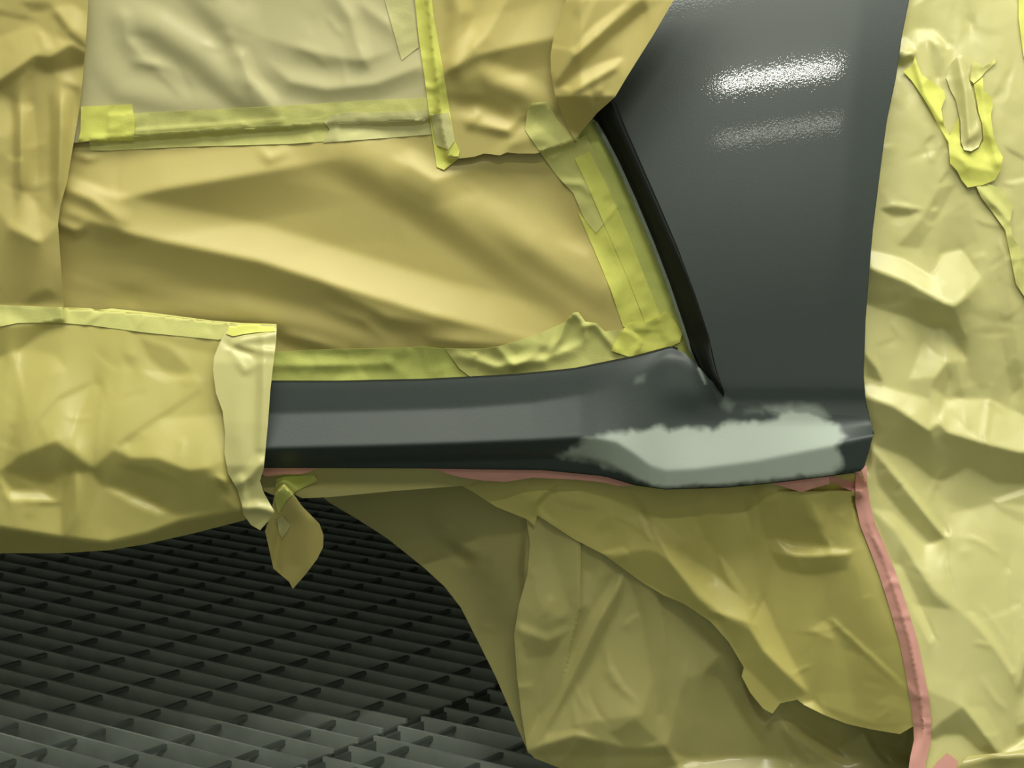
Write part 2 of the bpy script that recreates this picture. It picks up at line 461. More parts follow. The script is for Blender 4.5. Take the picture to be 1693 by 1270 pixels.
def smear(poly, amt, soft):
    d, _, _ = polydist(UU, VV, poly + [poly[0]]); s = np.where(inpoly(UU, VV, poly), d, -d)
    return amt * np.clip((s + nz * .6 + soft * .5) / soft, 0, 1)
for q in ([(1262, 672), (1350, 668), (1372, 690), (1300, 696)],): fillf = np.maximum(fillf, smear(q, .45, 12))
for q in ([(1180, 645), (1192, 650), (1215, 668), (1208, 680), (1190, 668)], [(1230, 676), (1262, 676), (1262, 684), (1232, 684)], [(1052, 624), (1066, 620), (1064, 630), (1050, 634)]): fillf = np.maximum(fillf, smear(q, .22, 9))
for q in ([(1153, 608), (1157, 607), (1168, 634), (1165, 636)],): fillf = np.maximum(fillf, smear(q, .8, 3))
def panel(name, poly, step, material):
    me, uv = grid_mesh(name, poly, body, step)
    n = np.stack([sample(NRM[..., k], uv[:, 0], uv[:, 1]) for k in range(3)], -1)
    n /= np.linalg.norm(n, axis=-1, keepdims=True)
    me.normals_split_custom_set_from_vertices(n.tolist())
    at = me.attributes.new('filler', 'FLOAT', 'POINT')
    at.data.foreach_set('value', sample(fillf, uv[:, 0], uv[:, 1]).astype(np.float32))
    return cpart(link(name, me, material))
ARCH = [(1524, -110), (1503, -5), (1490, 60), (1480, 130), (1465, 200), (1452, 300), (1442, 380), (1436, 450), (1430, 530), (1427, 620), (1430, 660), (1437, 690), (1444, 718)]
EDGE = [(950, -60), (985, 90), (1005, 145), (1020, 175), (1035, 213), (1060, 270), (1090, 338), (1120, 408), (1150, 488), (1172, 556), (1184, 610), (1196, 645)]
FT = [(u, float(RDG(u)) - 28) for u in (1196, 1240, 1300, 1360, 1400, 1420)]
SEAM = [(1196, 645), (1215, 668), (1250, 676), (1300, 680), (1360, 684), (1437, 690)]
panel('quarter_panel', EDGE + SEAM[1:] + ARCH[::-1][2:], 5, M['primer'])
sill_top = [(u, float(TOP(u))) for u in (400, 440, 500, 560, 630, 700, 775, 850, 900, 950, 1000, 1050, 1080, 1110, 1120, 1130, 1142, 1155, 1172)]
sill_bot = [(u, float(BOT(u)) + 0.5) for u in (1422, 1400, 1350, 1300, 1250, 1200, 1150, 1100, 1075, 1050, 1020, 1000, 950, 900, 800, 700, 600, 500, 400)]
sill_poly = sill_top + SEAM + [(1444, 718), (1437, 745), (1429, 772)] + sill_bot
# the filler patch is cut out of the sill so that each is a part of its own
panel('sill', sill_poly, 3.0, M['primer_matte'])
# filler patch: same surface, a hair proud of the sill
body = body + 0.25
pf = [p for p in FILLJ]
d_ok = inpoly(np.array([p[0] for p in pf]), np.array([p[1] for p in pf]), sill_poly)
cb = [(p if ok else (p[0], min(p[1], float(BOT(p[0])) - 0.5))) for p, ok in zip(pf, d_ok)]
panel('filler_patch', cb, 3.0, M['primer_matte'])
body = body - 0.25
reg('body', body, sill_poly); reg('fender', body, EDGE + SEAM[1:] + ARCH[::-1][2:])

# returns behind the visible edges (sheet metal has depth)
def ribbon(name, pts, o0, o1, material, flip=False, smooth=True, shift=(0, 0)):
    pts = [p for p in pts]
    u = np.array([p[0] for p in pts], float); v = np.array([p[1] for p in pts], float)
    n = len(u)
    a = P(u, v, o0 if not isinstance(o0, np.ndarray) else sample(o0, u, v))
    b = P(u + shift[0], v + shift[1], sample(o1, u, v) if isinstance(o1, np.ndarray) else np.full(n, float(o1)))
    co = a.tolist() + b.tolist()
    fs = [[i, i + 1, n + i + 1, n + i] for i in range(n - 1)]
    if flip: fs = [f[::-1] for f in fs]
    me = bpy.data.meshes.new(name); me.from_pydata(co, [], fs); me.update()
    me.polygons.foreach_set('use_smooth', [smooth] * len(fs))
    o = cpart(link(name, me, material))
    md = o.modifiers.new('thickness', 'SOLIDIFY'); md.thickness = 0.0012; md.offset = 0
    return o
ribbon('sill_underside', [(u, float(BOT(u)) + 0.5) for u in range(380, 1424, 12)], body, body - 40, M['core'])

# dark return face of the door opening, with its pale lip
LIP = [(960, 130), (985, 200), (1000, 226), (1022, 268), (1050, 330), (1080, 402), (1106, 470), (1128, 535), (1142, 578), (1156, 608), (1168, 634), (1196, 660)]
ret = []
def between(L, R, t): return [(a[0] + (b[0] - a[0]) * t, a[1] + (b[1] - a[1]) * t) for a, b in zip(L, R)]
def resample(pts, n):
    d = [0]
    for i in range(len(pts) - 1): d.append(d[-1] + math.hypot(pts[i + 1][0] - pts[i][0], pts[i + 1][1] - pts[i][1]))
    q = np.linspace(0, d[-1], n)
    return list(zip(np.interp(q, d, [p[0] for p in pts]).tolist(), np.interp(q, d, [p[1] for p in pts]).tolist()))
NR = 60
ribbon('wheel_arch_lip', resample(ARCH, 80), body, body - 36, M['primer'], shift=(-8, 0))
ribbon('sill_inner_flange', [(u, float(TOP(u)) + 0.5) for u in range(400, 1128, 8)], body, -85, M['black'], shift=(0, -3))
eL = resample(LIP, NR); eR = resample(EDGE[2:], NR)
rows = [(0.0, -70), (0.07, -66), (0.10, -60), (0.22, -57), (0.28, -50), (0.6, -32), (0.85, -12), (0.97, None)]
vs_, fs_ = [], []
for t, ho in rows:
    q = between(eL, eR, t); u = np.array([p[0] for p in q]); v = np.array([p[1] for p in q])
    hh = sample(body, u + 4, v) - 0.5 if ho is None else np.full(NR, float(ho)) + np.interp(v, [0, 500, 560, 640], [-20, 0, 0, 45]) * (1 if ho > -70 else .3)
    vs_ += P(u, v, hh).tolist()
for r_ in range(len(rows) - 1):
    for i in range(NR - 1):
        a = r_ * NR + i; fs_.append([a, a + 1, a + NR + 1, a + NR])
me = bpy.data.meshes.new('door_opening_return'); me.from_pydata(vs_, [], fs_); me.update()
me.polygons.foreach_set('use_smooth', [True] * len(fs_))
o = cpart(link('door_opening_return', me, M['black']))
md = o.modifiers.new('thickness', 'SOLIDIFY'); md.thickness = 0.001; md.offset = -1
o['label'] = 'black return face along the door opening'
lp = LIP[1:-2]
lip_poly = [(p[0] - 6 * (1 - .6 * i / len(lp)), p[1] + 2) for i, p in enumerate(lp)] + [(p[0] + 2, p[1]) for p in lp[::-1]]
me, uv = grid_mesh('opening_flange', lip_poly, -64.0, 4)
o = cpart(link('opening_flange', me, M['lip'])); o['label'] = 'pale oversprayed edge of the door opening'
md = o.modifiers.new('thickness', 'SOLIDIFY'); md.thickness = 0.001; md.offset = -1

# dark body behind the paper: cabin, floor pan
def core():
    vs_, fs = [], []
    prof = [(0.36, 0.2), (0.36, 1.55), (0.95, 1.60), (1.42, 1.25), (1.45, 0.45), (0.95, 0.26), (0.66, 0.2), (0.5, 0.2)]
    for xx in (-2.2, 1.9):
        for z, yy in prof: vs_.append((xx, yy, z))
    n = len(prof)
    fs = [[i, (i + 1) % n, n + (i + 1) % n, n + i] for i in range(n)] + [list(range(n))[::-1], list(range(n, 2 * n))]
    me = bpy.data.meshes.new('body_shell'); me.from_pydata(vs_, [], fs); me.update()
    return cpart(link('body_shell', me, M['core']))
core()

# ================================================================ masking papers
exec_later = []
# -- big door sheet
DOOR = [(55, 190), (300, 186), (600, 170), (760, 175), (860, 180), (980, 196), (1010, 270), (1045, 350), (1075, 430), (1105, 500), (1128, 560), (1050, 588), (950, 602), (850, 612), (700, 620), (560, 622), (440, 622), (400, 616), (60, 600)]
a = field(-72)
a += -14 * np.exp(-((UU - 1080) / 90) ** 2)
folds(a, [
    ([(110, 352, .5), (225, 389, .9), (430, 432, 1), (560, 473, 1), (720, 522, .9), (880, 562, .3)], 34, 62, 95, 1.3),
    ([(120, 300, .2), (195, 330, .9), (270, 312, 1), (350, 299, 1), (470, 278, .7), (560, 262, .2)], 26, 70, 80, 1.3),
    ([(545, 236, .3), (600, 262, .8), (700, 318, 1), (820, 400, .8), (960, 500, .4), (1030, 540, .1)], 17, 70, 60, -1),
    ([(680, 275, .8), (720, 298, 1), (800, 270, .6), (860, 255, .2)], 11, 30, 42, 1.4),
    ([(800, 335, .3), (880, 400, 1), (1000, 480, .7), (1040, 500, .2)], 12, 60, 46, -1),
    ([(115, 315, .8), (150, 330, 1), (195, 362, .5)], 12, 26, 20, 1.3),
    ([(100, 372, .8), (125, 382, 1), (138, 376, .4)], 9, 16, 12, 1.3),
    ([(260, 505, .2), (400, 520, 1), (520, 548, .9), (640, 582, .5)], 12, 42, 36, -1),
    ([(545, 475, .4), (640, 525, 1), (712, 537, .4)], 7, 26, 22, 1.3),
    ([(540, 510, .2), (600, 530, 1), (630, 552, .4)], 6, 18, 16, 1.3),
    ([(480, 556, .6), (520, 566, 1), (570, 580, .5)], 7, 16, 18, 1.3),
    ([(715, 560, .6), (760, 566, 1), (880, 572, .3)], 7, 24, 18, 1.3),
    ([(430, 248, .2), (445, 262, 1), (470, 252, .4)], 6, 14, 14, 1.3),
    ([(900, 300, .3), (960, 390, 1), (1000, 440, .4)], -8, 40, 40, -1),
    ([(940, 408, .3), (970, 425, 1), (1000, 470, .3)], 6, 18, 24, 1.3),
    ([(130, 460, .3), (220, 470, 1), (330, 500, .2)], 4, 40, 30, -1),
    ([(125, 255, .6), (145, 262, 1), (165, 258, .3)], 6, 10, 10, 1.3),
])
a = blur(a + crumple((60, 170, 1140, 620), 60, 1.0, 11, (1.8, 1)), 3)
door = sheet('masking_paper', DOOR, a, M['kraft'], 'large tan masking paper over the door opening, with long slanting folds', 'masking paper', lay='door', step=5)

# -- upper window sheet
WIN = [(90, -110), (780, -110), (780, 60), (745, 180), (700, 200), (560, 205), (300, 222), (100, 238)]
a = field(-62)
folds(a, [
    ([(205, 25, .3), (260, 45, 1), (330, 90, 1), (400, 150, .9), (440, 180, .3)], 15, 42, 40, -1),
    ([(300, -40, .6), (380, 40, 1), (402, 118, .5)], 13, 60, 36, -1),
    ([(205, 30, .8), (208, 62, 1), (235, 98, .6), (300, 120, .2)], 8, 20, 26, 1.5),
    ([(225, 102, .5), (255, 108, 1), (270, 112, .3)], 6, 14, 12, 1.4),
    ([(398, 95, .8), (415, 135, 1), (450, 176, .5)], 14, 20, 26, 1.4),
    ([(430, 60, .3), (500, 82, .8), (560, 95, 1), (600, 100, 1), (650, 84, .3)], 13, 60, 36, 1.5),
    ([(440, 100, .2), (480, 135, .9), (540, 147, 1), (620, 138, 1), (690, 112, .8)], 14, 36, 30, 1.5),
    ([(540, -30, .4), (580, 30, 1), (598, 98, .7)], 11, 22, 26, 1.4),
    ([(600, 10, .6), (640, 40, 1), (655, 60, .3)], 8, 20, 24, 1.4),
    ([(165, 100, .2), (200, 150, 1), (300, 175, .9), (390, 176, .2)], 6, 36, 30, -1),
    ([(330, 120, .2), (420, 165, 1), (520, 200, .2)], 5, 40, 30, -1),
])
a = -62 + (a + 62) * 0.55
a = blur(a + creases(field(0), (150, -60, 700, 160), 14, 121, 1.6, 30, 120, .6, .5) + crumple((90, -110, 780, 240), 80, 0.8, 21), 2.4)
a = over(a, ['door'], 2)
sheet('masking_paper', WIN, a, M['kraft_pale'], 'glossy pale masking paper above the horizontal tape, at the upper left', 'masking paper', lay='window', step=5)

# -- left hanging strip
LEFT = [(-420, -110), (148, -110), (146, 0), (143, 55), (140, 90), (136, 140), (128, 200), (121, 240), (111, 300), (100, 340), (96, 370), (100, 430), (105, 503), (105, 530), (60, 535), (-420, 540)]
a = field(-40) + relief([
 ([(-110,60),(0,60),(60,40),(86,60),(90,80),(58,90),(0,132),(-110,150)],.14), ([(35,4),(86,4),(86,16),(50,17)],-.16), ([(-20,10),(30,24),(60,30),(55,36),(-20,22)],-.15),
 ([(90,12),(118,6),(141,20),(143,60),(110,42)],.16), ([(93,16),(113,44),(108,52),(88,28)],-.22), ([(110,46),(120,54),(146,76),(146,84),(112,60)],-.3), ([(95,58),(112,70),(82,92),(84,78)],.25),
 ([(-110,155),(0,133),(58,92),(85,95),(117,74),(146,90),(146,102),(110,115),(78,120),(60,110),(45,118),(0,150),(-110,180)],-.42),
 ([(0,152),(40,120),(56,118),(50,165),(35,175),(20,165)],-.18), ([(46,178),(52,172),(56,178),(46,186)],.2),
 ([(90,118),(100,132),(130,143),(137,140),(136,106),(115,110)],.14), ([(102,132),(130,143),(126,152),(104,144)],-.15),
 ([(20,165),(36,176),(36,312),(22,330)],0,.25), ([(36,176),(54,170),(62,300),(36,312)],.02,-.2),
 ([(84,168),(102,165),(97,330),(84,330)],0,.25), ([(102,165),(128,150),(112,300),(97,330)],.03,-.3),
 ([(-40,160),(10,165),(30,210),(10,230),(-40,215)],.1), ([(14,376),(38,315),(62,335),(68,402),(42,388)],.26), ([(68,402),(62,340),(90,368),(84,382)],.1),
 ([(-110,345),(0,352),(16,377),(66,403),(84,384),(100,372),(108,500),(-110,510)],-.15), ([(38,505),(55,486),(80,478),(95,490),(60,500)],-.2),
 ([(10,255),(25,262),(40,262),(25,270)],.25), ([(-60,270),(10,250),(20,290),(-60,310)],-.08),
], 1.6, 1.8)
a = blur(a + creases(field(0), (-40, -40, 135, 480), 14, 131, 1.5, 30, 100) + crumple((-110, -110, 150, 540), 45, .8, 31), 1.6)
a = over(a, ['door', 'window'], 2)
sheet('masking_paper', LEFT, a, M['kraft'], 'crumpled tan masking paper strip hanging down the left edge', 'masking paper', lay='left')

# -- tapes across the top
def tape(poly, under_, material, label, lift=1.0, wr=0.0, seed=1, cell=18, extra=(), lay=None, group=None, soft=3.0, name='masking_tape', cat='masking tape', step=3.5, ownout=None):
    a = conform(under_, lift, soft) if ownout is None else ownout.copy()
    us_ = [p[0] for p in poly]; vs2 = [p[1] for p in poly]
    bb = (min(us_) - 10, min(vs2) - 10, max(us_) + 10, max(vs2) + 10)
    if wr: a = a + np.maximum(0, blur(crumple(bb, cell, wr, seed) + wr * .4, 2.5))
    e = field(0); folds(e, extra); a = a + blur(e, 2)
    return sheet(name, poly, a, material, label, cat, group, lay=lay, step=step, thick=0.00025)
tape([(180, 190), (225, 187), (420, 178), (600, 167), (714, 161), (716, 192), (560, 199), (530, 209), (400, 214), (225, 226), (180, 226)], ['door', 'window'], M['tape'], 'upper of the two long yellow tapes along the bottom of the pale sheet', wr=1.6, seed=3, lay='t1a',
     extra=[([(220, 217, 1), (330, 210, 1), (470, 199, .8)], 3, 5, 4, 1.2)])
tape([(147, 236), (150, 225), (300, 217), (420, 205), (530, 195), (556, 186), (560, 232), (480, 238), (300, 243), (180, 249), (150, 249)], ['door', 'window', 't1a'], M['tape'], 'lower of the two long yellow tapes running below the pale upper sheet', wr=1.5, seed=2, lay='t1b')
tape([(548, 190), (570, 186), (640, 186), (717, 181), (719, 222), (640, 228), (560, 234), (534, 236), (545, 214), (536, 202)], ['door', 'window', 't1a', 't1b'], M['tape_pale'], 'pale yellow tape piece ending under the vertical tape, on the right of the long tapes', wr=1.4, seed=4, lay='t1c')
tape([(134, 176), (218, 173), (223, 200), (221, 233), (146, 233), (128, 236), (133, 218)], ['door', 'window', 't1a', 't1b', 'left'], M['tape_bright'], 'short bright yellow tape patch beside the left hanging strip', wr=1.4, seed=5, lay='t2', lift=2.0)
tape([(625, -100), (636, 0), (650, 50), (664, 100), (692, 78), (682, 0), (676, -100)], ['window'], M['tape_pale'], 'pale pointed tape end left of the vertical tape at the top', wr=.8, seed=6, lay='t4')

# -- centre sheet
CEN = [(694, -110), (1010, -110), (985, 60), (975, 150), (955, 232), (900, 250), (885, 254), (858, 254), (838, 252), (826, 257), (812, 255), (800, 254), (785, 259), (770, 261), (758, 262), (740, 262), (730, 215), (715, 90)]
a = field(-52)
folds(a, [
    ([(738, 118, .7), (752, 112, 1), (800, 62, .9), (850, -20, .4)], 16, 30, 44, 1.4),
    ([(745, -60, .3), (760, 20, 1), (748, 100, .6)], 11, 26, 26, -1),
    ([(735, 125, .3), (790, 92, 1), (850, 76, 1), (930, 60, .6)], 15, 60, 46, 1.3),
    ([(745, 160, .2), (800, 128, .9), (860, 150, 1), (905, 175, .5)], 12, 34, 34, -1),
    ([(740, 172, .4), (800, 178, .9), (850, 200, .8), (900, 195, .3)], -9, 24, 26, -1),
    ([(775, 205, .4), (788, 188, 1), (785, 182, .4)], 6, 12, 14, 1.3),
    ([(780, 205, .4), (840, 216, 1), (858, 195, .6), (880, 188, .4)], 9, 20, 14, 1.3),
    ([(830, 258, .6), (845, 238, 1), (890, 225, .4)], 5, 20, 20, 1.3),
])
a = blur(a + crumple((690, -110, 1010, 270), 50, 1.0, 41), 2.4)
a = over(a, ['door', 'window', 't1a', 't1c'], 2)
sheet('masking_paper', CEN, a, M['kraft'], 'tan masking paper with a torn lower edge, right of the vertical tape', 'masking paper', lay='centre')
# vertical tape: wide pale strip over the joint, with a bright narrow strip
tape([(672, -110), (686, 0), (692, 60), (702, 130), (711, 200), (722, 276), (734, 281), (757, 263), (760, 250), (752, 232), (743, 180), (730, 100), (716, 20), (706, -110)], ['window', 'centre', 'door', 't1a', 't1b', 't1c', 't4'], M['tape_bright'], 'vertical yellow tape joining the pale sheet and the torn centre sheet', wr=1.2, seed=7, lay='t3', lift=2.0, soft=5,
     extra=[([(733, 279, 1), (748, 268, 1), (758, 258, .5)], 3, 8, 5, 1.2), ([(700, 142, .6), (716, 146, 1), (728, 136, .5)], 4, 8, 10, 1.2)])
tape([(712, 190), (742, 186), (752, 232), (741, 248), (722, 240), (716, 212)], ['t3', 'centre', 'door'], M['tape_pale'], 'pale second layer on the lower end of the vertical tape', wr=1.0, seed=8, lay='t3b', lift=1.5)

# -- edge tapes along the door opening
outer = [(930, 235), (983, 198), (998, 228), (1019, 270), (1047, 332), (1077, 404), (1104, 472), (1126, 536), (1141, 580), (1154, 608), (1132, 590), (1112, 582), (1085, 584), (1058, 588), (1050, 545), (1030, 460), (1000, 385), (970, 300)]
tape(outer, ['door', 'centre'], M['tape_green'], 'green stained outer tape right beside the dark door opening edge', wr=1.2, seed=9, lay='e0', soft=6)
tape([(955, 350), (985, 384), (1018, 338), (1032, 372), (1056, 440), (1082, 510), (1100, 548), (1046, 548), (1030, 540), (1010, 480), (985, 420)], ['door', 'e0'], M['tape_bright'], 'lower bright yellow tape down the right side of the door sheet', wr=1.6, seed=10, lay='e1')
tape([(868, 215), (872, 180), (880, 170), (904, 168), (926, 204), (950, 236), (968, 222), (985, 258), (1006, 306), (1022, 342), (985, 386), (966, 362), (948, 320), (920, 290), (895, 255)], ['door', 'e0', 'centre', 'e1'], M['tape'], 'upper wrinkled yellow tape with a cut top end, beside the folded paper corner', wr=2.2, seed=12, lay='e2', cell=22, soft=6,
     extra=[([(930, 302, .6), (960, 304, 1), (975, 318, .5)], 6, 10, 12, 1.3), ([(895, 250, .6), (915, 262, 1), (930, 250, .5)], 4, 8, 8, 1.3), ([(875, 174, 1), (900, 171, 1)], 3, 5, 5, 1.2)])
tape([(950, 262), (975, 250), (1000, 300), (1040, 390), (1075, 480), (1095, 530), (1068, 536), (1040, 465), (1005, 385), (975, 315)], ['e0', 'e1', 'e2', 'door'], M['tape_bright'], 'narrow bright middle tape overlapping the two tapes beside the door opening edge', wr=1.0, seed=13, lay='e3')
# -- tape along the sill top
tape([(440, 583), (520, 578), (640, 576), (700, 573), (760, 580), (790, 586), (790, 622), (700, 629), (560, 632), (440, 632)], ['door'], M['tape_green'], 'stained yellow-green tape along the sill, next to the folded sill sheet', wr=2.4, seed=14, lay='s0', cell=22, soft=6,
     extra=[([(450, 604, .5), (540, 604, 1), (640, 602, .6)], 6, 18, 14, 1.3)])
tape([(735, 576), (800, 577), (828, 572), (880, 556), (935, 532), (948, 517), (956, 516), (968, 532), (985, 534), (1000, 548), (1030, 545), (1046, 552), (1062, 566), (1050, 590), (1000, 601), (950, 611), (850, 621), (780, 625), (760, 610)], ['door', 's0', 'e1', 'e0'], M['tape'], 'crumpled yellow tape with a raised loop along the right of the sill', wr=2.6, seed=15, lay='s1', cell=24, soft=6,
     extra=[([(912, 580, .4), (925, 560, .8), (935, 530, 1), (950, 518, 1), (962, 530, .8), (968, 560, .4)], 12, 9, 12, 1.3), ([(968, 538, .8), (985, 536, 1), (1000, 556, 1), (1020, 580, .6)], 8, 8, 10, 1.3), ([(820, 575, .8), (850, 605, 1), (880, 590, .6)], 8, 16, 12, 1.3), ([(760, 588, .6), (820, 606, 1), (900, 596, 1), (960, 570, .5)], 7, 14, 16, 1.3)])
tape([(1028, 546), (1040, 536), (1075, 530), (1100, 515), (1116, 530), (1128, 552), (1124, 566), (1106, 575), (1060, 588), (1040, 590), (1010, 580)], ['door', 's1', 'e0', 'e1', 'e3'], M['tape_bright'], 'bright tape patch at the lower right corner of the door sheet', wr=3.0, seed=16, lay='s2', cell=16)

# -- sill wrap at lower left with its folded edge
SIL = [(-420, 500), (0, 505), (100, 508), (250, 519), (350, 531), (400, 536), (420, 545), (425, 600), (418, 680), (410, 760), (408, 800), (420, 850), (405, 860), (320, 882), (240, 900), (180, 910), (100, 915), (0, 915), (-420, 912)]
a = field(0)
cr2 = np.interp(UU, [-110, 0, 100, 178, 240, 300, 340, 405], [862, 872, 888, 897, 882, 860, 852, 842])
vq = VV - cr2
a += blur(np.interp(VV, [480, 530, 600, 700, 765, 870], [-70, -52, -34, 0, 12, 4]), 26) + np.where(vq > 0, -1.5 * vq, 0)
a += relief([
 ([(-110,545),(0,540),(40,537),(92,536),(30,580),(0,592),(-110,600)],-.28), ([(60,540),(375,562),(370,588),(310,576),(240,554)],-.1),
 ([(25,582),(60,578),(95,590),(108,610),(80,625),(60,680),(45,700),(35,640)],.10), ([(12,592),(25,584),(30,640),(25,700),(12,745),(2,772)],-.18), ([(30,600),(44,640),(40,735),(28,756)],.08),
 ([(203,584),(226,590),(222,607),(208,603)],-.14), ([(232,560),(280,575),(318,612),(300,619),(270,613),(245,592)],-.14), ([(225,610),(300,622),(330,616),(330,626),(270,632)],.08),
 ([(36,750),(60,705),(95,662),(155,633),(161,640),(135,690),(120,722),(93,728)],.04), ([(30,752),(60,695),(95,655),(152,630),(150,636),(96,664),(62,706),(38,752)],-.14),
 ([(155,634),(170,640),(166,690),(156,777),(135,752),(115,736),(125,700)],.18), ([(170,640),(182,650),(178,720),(160,770),(166,690)],-.06),
 ([(190,733),(330,641),(335,648),(200,740)],-.13), ([(200,737),(262,692),(370,684),(376,760),(345,773),(310,777),(262,757),(215,756)],.12), ([(205,728),(225,716),(245,722),(220,736)],-.1),
 ([(33,753),(93,728),(152,777),(118,782),(80,800),(45,793),(5,778)],-.30), ([(-110,760),(5,778),(30,790),(60,812),(20,812),(0,786),(-110,775)],-.12),
 ([(152,778),(188,742),(215,757),(262,758),(312,778),(345,774),(372,800),(400,842),(300,852),(278,848),(230,820),(172,806)],-.26), ([(190,768),(250,772),(300,800),(240,786)],-.1),
 ([(172,806),(190,806),(280,846),(262,851),(215,832)],.26), ([(0,784),(20,812),(70,811),(97,830),(40,829),(16,830)],.4), ([(97,830),(104,834),(96,836),(40,832)],-.3),
 ([(0,830),(95,836),(100,886),(60,880),(0,868)],.05), ([(100,840),(116,775),(128,786),(126,850),(104,887)],.06,.2), ([(128,786),(152,780),(165,808),(150,840),(104,887)],.08,-.2),
 ([(155,802),(262,852),(300,858),(178,895),(106,887),(130,860)],-.02),
 ([(340,778),(372,788),(378,798),(355,800)],.2), ([(352,790),(380,794),(373,818)],-.4), ([(366,820),(380,812),(402,846),(385,838)],.3),
 ([(380,640),(420,640),(420,780),(384,780)],.03),
], 1.6, 2.1)
a = blur(a + creases(field(0), (-40, 560, 400, 880), 16, 151, 1.5, 30, 100) + crumple((-110, 500, 430, 920), 50, .6, 51), 1.6)
a = over(a, ['door', 'left', 'body', 's0'], 2)
sill_sheet = sheet('masking_paper', SIL, a, M['kraft_mid'], 'bulging tan paper wrapped round the sill at the lower left', 'masking paper', lay='sillwrap')
FED = [(372, 548), (380, 537), (400, 535), (457, 537), (457, 560), (452, 600), (447, 645), (443, 700), (438, 755), (436, 775), (430, 795), (436, 815), (454, 846), (447, 858), (430, 877), (415, 868), (402, 850), (400, 835), (392, 808), (377, 783), (371, 750), (372, 715), (368, 680), (357, 650), (352, 612), (354, 590), (362, 570)]
a = field(0) + np.interp(VV, [530, 560, 600, 700, 770, 820, 880], [-40, -28, -10, 14, 26, 18, 6])
folds(a, [
    ([(375, 570, .5), (392, 578, 1), (415, 585, .8)], -7, 10, 8, 1.3),
    ([(385, 572, .6), (400, 562, 1), (457, 552, .8)], 8, 10, 16, 1.3),
    ([(400, 575, .6), (450, 580, 1)], 6, 8, 14, 1.3),
    ([(390, 590, .4), (405, 612, 1), (430, 600, .4)], 4, 10, 12, 1.3),
    ([(436, 560, .6), (436, 640, 1), (432, 740, .6)], 7, 18, 14, 1.3),
    ([(396, 800, .8), (412, 790, 1), (432, 765, .8)], 10, 16, 14, 1.3),
    ([(400, 795, .6), (404, 825, 1), (402, 838, .6)], 8, 10, 12, 1.3),
    ([(403, 842, .8), (425, 840, 1), (452, 846, .9)], 12, 16, 12, 1.3),
    ([(428, 876, .8), (440, 862, 1), (452, 848, .8)], 6, 8, 8, 1.3),
    ([(400, 640, .3), (395, 720, 1), (400, 770, .4)], 4, 24, 30, -1),
])
a = blur(a, 2.5)
a = over(a, ['sillwrap', 'body', 's0'], 3)
o = sheet('folded_edge', FED, a, M['kraft_light'], lay='fedge', parent=None, step=3.5)
o.parent = sill_sheet
tape([(-420, 498), (0, 504), (100, 508), (150, 510), (160, 513), (185, 510), (250, 517), (350, 530), (400, 534), (388, 548), (372, 558), (362, 562), (300, 556), (240, 550), (150, 538), (90, 533), (30, 534), (0, 540), (-420, 548)], ['sillwrap', 'door', 'left'], M['tape'], 'long yellow tape along the top of the wrapped sill paper', wr=1.4, seed=17, lay='l0', extra=[([(140, 536, .6), (158, 524, 1), (172, 518, .4)], 4, 8, 8, 1.3), ([(222, 546, .6), (234, 530, 1), (240, 522, .4)], 3, 8, 8, 1.3)])
tape([(374, 552), (380, 537), (400, 534), (457, 536), (458, 548), (430, 549), (405, 552), (385, 556)], ['fedge', 'sillwrap', 'door'], M['tape_bright'], 'short yellow tape on the top corner of the folded paper edge', wr=1.2, seed=18, lay='l1')

# -- pointed flap folded over the fender edge
FLP = [(955, -110), (1180, -110), (1115, -2), (1080, 58), (1036, 128), (1017, 160), (1004, 172), (988, 186), (950, 231), (940, 214), (930, 190), (918, 160), (911, 118), (910, 92), (915, 62), (925, 28), (938, -5)]
a = field(8) + np.interp(VV, [-110, 0, 160, 230], [-40, -8, -8, -62])
a += np.clip((UU - 920) / 100, -.2, 1) * np.interp(VV, [0, 230], [0, 6])
a += np.where(UU < 960, -0.45 * (960 - UU), 0)
a += relief([
 ([(917,60),(940,10),(955,-40),(1005,-40),(982,10),(945,80),(918,72)],.2), ([(912,76),(947,83),(921,130),(912,118)],.12), ([(912,72),(946,80),(946,84),(912,78)],.3),
 ([(945,82),(985,40),(1040,0),(1060,-30),(1070,-30),(1002,46),(950,92)],.4), ([(950,93),(1002,48),(1066,-6),(1070,16),(1012,62),(960,112),(925,146),(917,140)],-.34),
 ([(1015,72),(1060,22),(1105,0),(1080,54),(1030,134)],.08), ([(924,145),(945,153),(985,129),(1016,111),(1030,95),(1022,95),(985,107),(955,121),(940,139)],.42), ([(945,154),(985,131),(1018,112),(1020,120),(985,142),(955,158)],-.25),
 ([(928,160),(950,158),(1000,150),(985,187),(950,230),(938,212)],-.12), ([(972,146),(987,172),(979,180)],.3), ([(985,150),(996,150),(988,172)],-.2), ([(1000,150),(1012,150),(990,182)],.12),
 ([(950,20),(985,-30),(995,-30),(955,40)],-.15),
], 1.5, 1.8)
a = blur(a, 1.8)
a = over(a, ['fender', 'centre', 'e2', 'e0', 'door'], 3)
sheet('masking_paper', FLP, a, M['kraft'], 'pointed tan paper flap folded over the front edge of the dark panel', 'masking paper', lay='flap', step=3.5)

